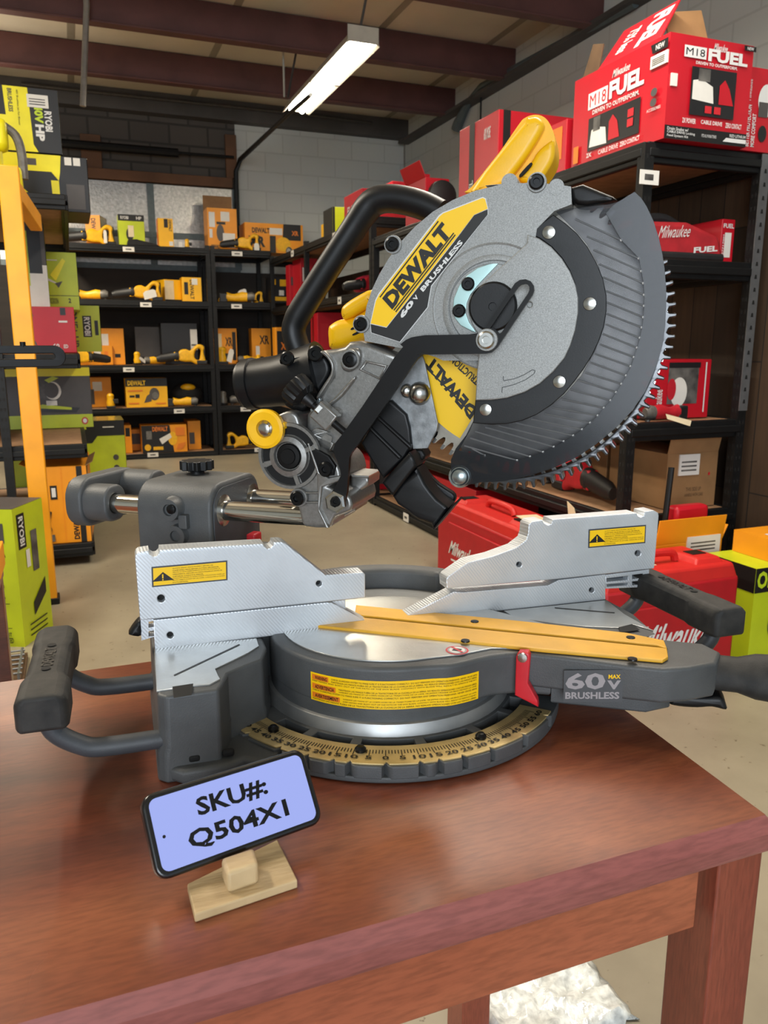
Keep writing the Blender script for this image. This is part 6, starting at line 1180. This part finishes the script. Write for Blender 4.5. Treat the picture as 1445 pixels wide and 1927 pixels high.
lb_ = rb('dark miter saw carton with lime bands on the left rack', 14, 172, 692, 808, 5.35, .45, 'dark_grey_box', {'F': [('r', 0, 0, 1, .22, 'lime_box'), ('r', 0, .86, 1, 1, 'yellow_lime_box'), ('c', .52, .62, .13, .19, 'grey_photo'), ('c', .54, .62, .10, .15, 'sticker'), ('c', .52, .63, .09, .13, 'dark_grey_box'), ('p', [(.15, .6), (.4, .5), (.45, .65), (.3, .78), (.15, .75)], 'grey_photo'), ('p', [(.25, .28), (.8, .25), (.85, .33), (.5, .38), (.25, .36)], 'black_box'), ('p', [(.3, .34), (.75, .3), (.75, .34), (.4, .4)], 'lime_box'), ('r', .45, .38, .58, .46, 'sticker'), ('p', [(.45, .8), (.55, .86), (.62, .83), (.5, .75)], 'lime_box'), ('c', .90, .11, .04, .06, R_), ('c', .90, .11, .025, .038, W__)], 'R': [('r', 0, 0, 1, .22, 'lime_box')]}, .6595)
rb('flat lime bag shaped carton below the dark saw carton', 10, 136, 816, 856, 5.2, .4, 'lime_box', {'F': [('r', .1, .55, .6, .8, 'sticker'), ('t', 'ONE+ HP', .55, .3, .9, .45, K_, .02), ('r', .2, .05, .8, .2, K_)]}, .30+.0)if False else None
rb('lime and black string trimmer carton standing on the floor', 128, 236, 792, 890, 7.40, .45, 'lime_box', {'F': [('p', [(0, .62), (.42, .62), (.52, .74), (1, .74), (1, 1), (0, 1)], K_), ('p', [(.18, .55), (.22, .55), (.30, .9), (.26, .92)], 'tool_grey'), ('p', [(.24, .86), (.34, .86), (.32, .97), (.26, .97)], 'lime_box'), ('c', .82, .36, .05, .05, 'dark_grey_box'), ('c', .82, .18, .05, .05, 'dark_grey_box'), ('r', .62, .88, .82, .90, 'sticker'), ('p', [(0, 0), (.4, 0), (.3, .08), (0, .08)], K_)], 'R': [('r', 0, 0, 1, 1, 'dark_grey_box')], 'T': [('r', 0, 0, 1, 1, 'tape')]}, 0)
rb('lime garden tool pack in clear wrap on the left rack low level', 30, 138, 818, 858, 5.1, .35, 'lime_box', {'F': [('r', .1, .6, .7, .85, 'dark_grey_box'), ('r', .3, .4, .6, .55, 'sticker'), ('r', .2, .0, .8, .2, K_)]}, .124+.0) if False else None
b = MB(); zz0 = .53; x0, x1, z0, z1 = pr(5, 138, 815, 858, 6.55); b.box(((x0+x1)/2, 6.75, z1/2), (x1-x0, .4, z1), 'lime_box'); o = b.build('carton_pack', bevel=.03); tag(o, 'lime wrapped carton pack below the dark saw carton', 'box')
t = rb('open orange carton with its flaps up at the left rack bottom', 64, 172, 878, 1022, 4.46, .42, 'orange_box', {'F': [('tu', 'DEWALT', .70, .04, .80, .36, K_, .04), ('r', .82, 0, .92, 1, K_), ('r', .12, .52, .30, .84, 'sticker'), ('r', .34, .58, .46, .76, K_), ('r', .365, .61, .435, .73, W__), ('p', [(.66, .58), (.78, .54), (.82, .75), (.68, .8)], K_), ('r', .69, .6, .77, .72, 'tool_yellow'), ('p', [(.14, .35), (.3, .3), (.34, .42), (.2, .46)], K_), ('c', .26, .19, .06, .05, K_), ('c', .26, .19, .04, .035, 'orange_box'), ('r', .12, .03, .36, .12, 'grey_photo'), ('r', .55, 0, .555, 1, O_)], 'R': [('r', .0, 0, .25, 1, 'cardboard')]}, .1252, rz=-.06, flaps=(('B', .03, 50, 'orange_box'), ('R', .04, 60, 'cardboard'), ('L', .05, 65, 'orange_box')))
# lime upright carton at the lower left
c0 = atZ(76, 1214, 0)
lcx, lcy = c0.x-.055-.16*cos(.42)+.12*sin(.42), c0.y+.16*sin(.42)+.12*cos(.42)
t = carton('tall battered lime carton standing at the lower left', lcx-.16, lcx+.16, lcy-.12, lcy+.12, 0, .555, 'lime_box', {'F': [tuple((.36+.64*v) if (j in ((2, 4) if it[0] in 'tt' else (1, 3) if it[0] == 'r' else (1,)) and isinstance(v, float)) else v for j, v in enumerate(it)) for it in [('t', 'HONDA', .30, .66, .80, .71, K_, .03), ('r', .35, .76, .80, .90, 'dark_grey_box'), ('t', 'USA', .42, .80, .72, .87, W__, .04), ('t', 'includes', .40, .44, .72, .47, K_, .01), ('r', .42, .36, .72, .37, K_), ('c', .58, .27, .06, .05, K_), ('c', .58, .27, .035, .03, 'lime_box'), ('r', .50, .16, .62, .22, K_), ('t', '2 YEAR LIMITED', .38, .03, .80, .07, K_, .02), ('t', '3 YEAR UNIT', .40, .08, .78, .11, K_, .02), ('r', .30, .32, .80, .325, K_), ('r', .30, .14, .80, .145, K_)]],
            'R': [('r', .1, .70, .35, .95, K_), ('tv', 'RYOBI', .15, .72, .30, .93, W__, .03), ('r', .5, .50, .7, .80, 'grey_photo'), ('r', .3, .55, .42, .68, 'sticker'), ('p', [(.4, .18), (.85, .30), (.85, .42), (.4, .28)], K_), ('r', .2, .05, .8, .06, K_), ('r', .2, .09, .8, .10, K_), ('r', .2, .13, .8, .14, K_)], 'T': [('r', 0, 0, 1, 1, 'dark_grey_box'), ('r', .2, .1, .6, .5, 'tag_paper')]}, rz=-.42)
# wire basket edge and the table leg with an orange top at the left frame edge
g = thing('wire_crate', 'rusty wire crate on the floor below the lime carton', 'crate', (-.28, 2.95, 0))
c1 = atZ(38, 1285, .0); gx, gy = c1.x, c1.y
for i in range(6): b = MB(); b.tube([(gx-.25, gy-.02+.045*i, .045), (gx+.01, gy-.02+.045*i, .045)], .004, 'rack_grey', 6); b.build('cross_wire', g)
for q in (-.22, -.11, .0): b = MB(); b.tube([(gx+q, gy-.03, .045), (gx+q, gy+.22, .045)], .005, 'rack_grey', 6); b.build('long_wire', g)
bxs('crate_base', gx-.26, gx+.015, gy-.04, gy+.24, 0, .022, 'cardboard_dark', g); 
for q in ((-.24, -.03), (.0, -.03), (-.24, .22), (.0, .22)): b = MB(); b.tube([(gx+q[0], gy+q[1], .02), (gx+q[0], gy+q[1], .05)], .005, 'rack_grey', 6); b.build('corner_wire', g)
# neighbouring table at the left edge with another tool's slotted bar
wt_ = thing('work_table', 'dark brown table leg and edge cut by the left frame side', 'table', (-.5, 2.0, 0))
bxs('tabletop', -.95, -.226, 1.60, 2.40, .525, .56, 'cherry_edge', wt_, .003)
for x, y in ((-.32, 1.62), (-.272, 2.33), (-.93, 1.62), (-.93, 2.33)): bxs('leg', x, x+.045, y, y+.05, 0, .525, 'cherry_top', wt_, .002)
sb = thing('slotted_bar', 'black slotted steel bar reaching in from the left edge', 'tool arm', (-.5, 2.2, .56))
FB_ = Frame((0, 2.2, 0), (1, 0, 0), (0, 0, 1))
plate('bar', [[(-.55, 1.113)]+circ(-.040, 1.140, .027, 14, -pi/2, pi/2)+[(-.55, 1.167)], [(-.50, 1.1335)]+circ(-.045, 1.140, .0065, 10, -pi/2, pi/2)+[(-.50, 1.1465)]], FB_, -.006, .006, 'black_steel', sb, bevel=.002)
b = MB(); b.cyl((-.111, 2.2, 1.163), (-.111, 2.2, 1.176), .007, 'black_steel', n=12); b.build('knob', sb)
b = MB(); b.tube([(-.5, 2.215, .5605), (-.5, 2.215, 1.17)], .03, 'black_steel', 12); b.build('stand', sb)
carton('orange box edge on the brown table at the left frame side', -.46, -.218, 2.23, 2.39, .5605, .63, 'orange_box', {})

# crumpled bubble wrap on the floor under the table
b = MB(); nx, ny = 14, 12; rnd = random.Random(3); vs = []
for j in range(ny+1):
    for i in range(nx+1): vs.append((.585+.26*i/nx+rnd.uniform(-.006, .006), .93+.20*j/ny+rnd.uniform(-.006, .006), .004+rnd.uniform(0, .022)*(1 if 0 < i < nx and 0 < j < ny else 0)))
b.add(vs, [(j*(nx+1)+i, j*(nx+1)+i+1, (j+1)*(nx+1)+i+1, (j+1)*(nx+1)+i) for j in range(ny) for i in range(nx)], 'bubble'); o = b.build('bubble_wrap', ang=60)
q = o.modifiers.new('thick', 'SOLIDIFY'); q.thickness = .003; tag(o, 'crumpled clear bubble wrap on the floor behind the table leg', 'packing wrap')
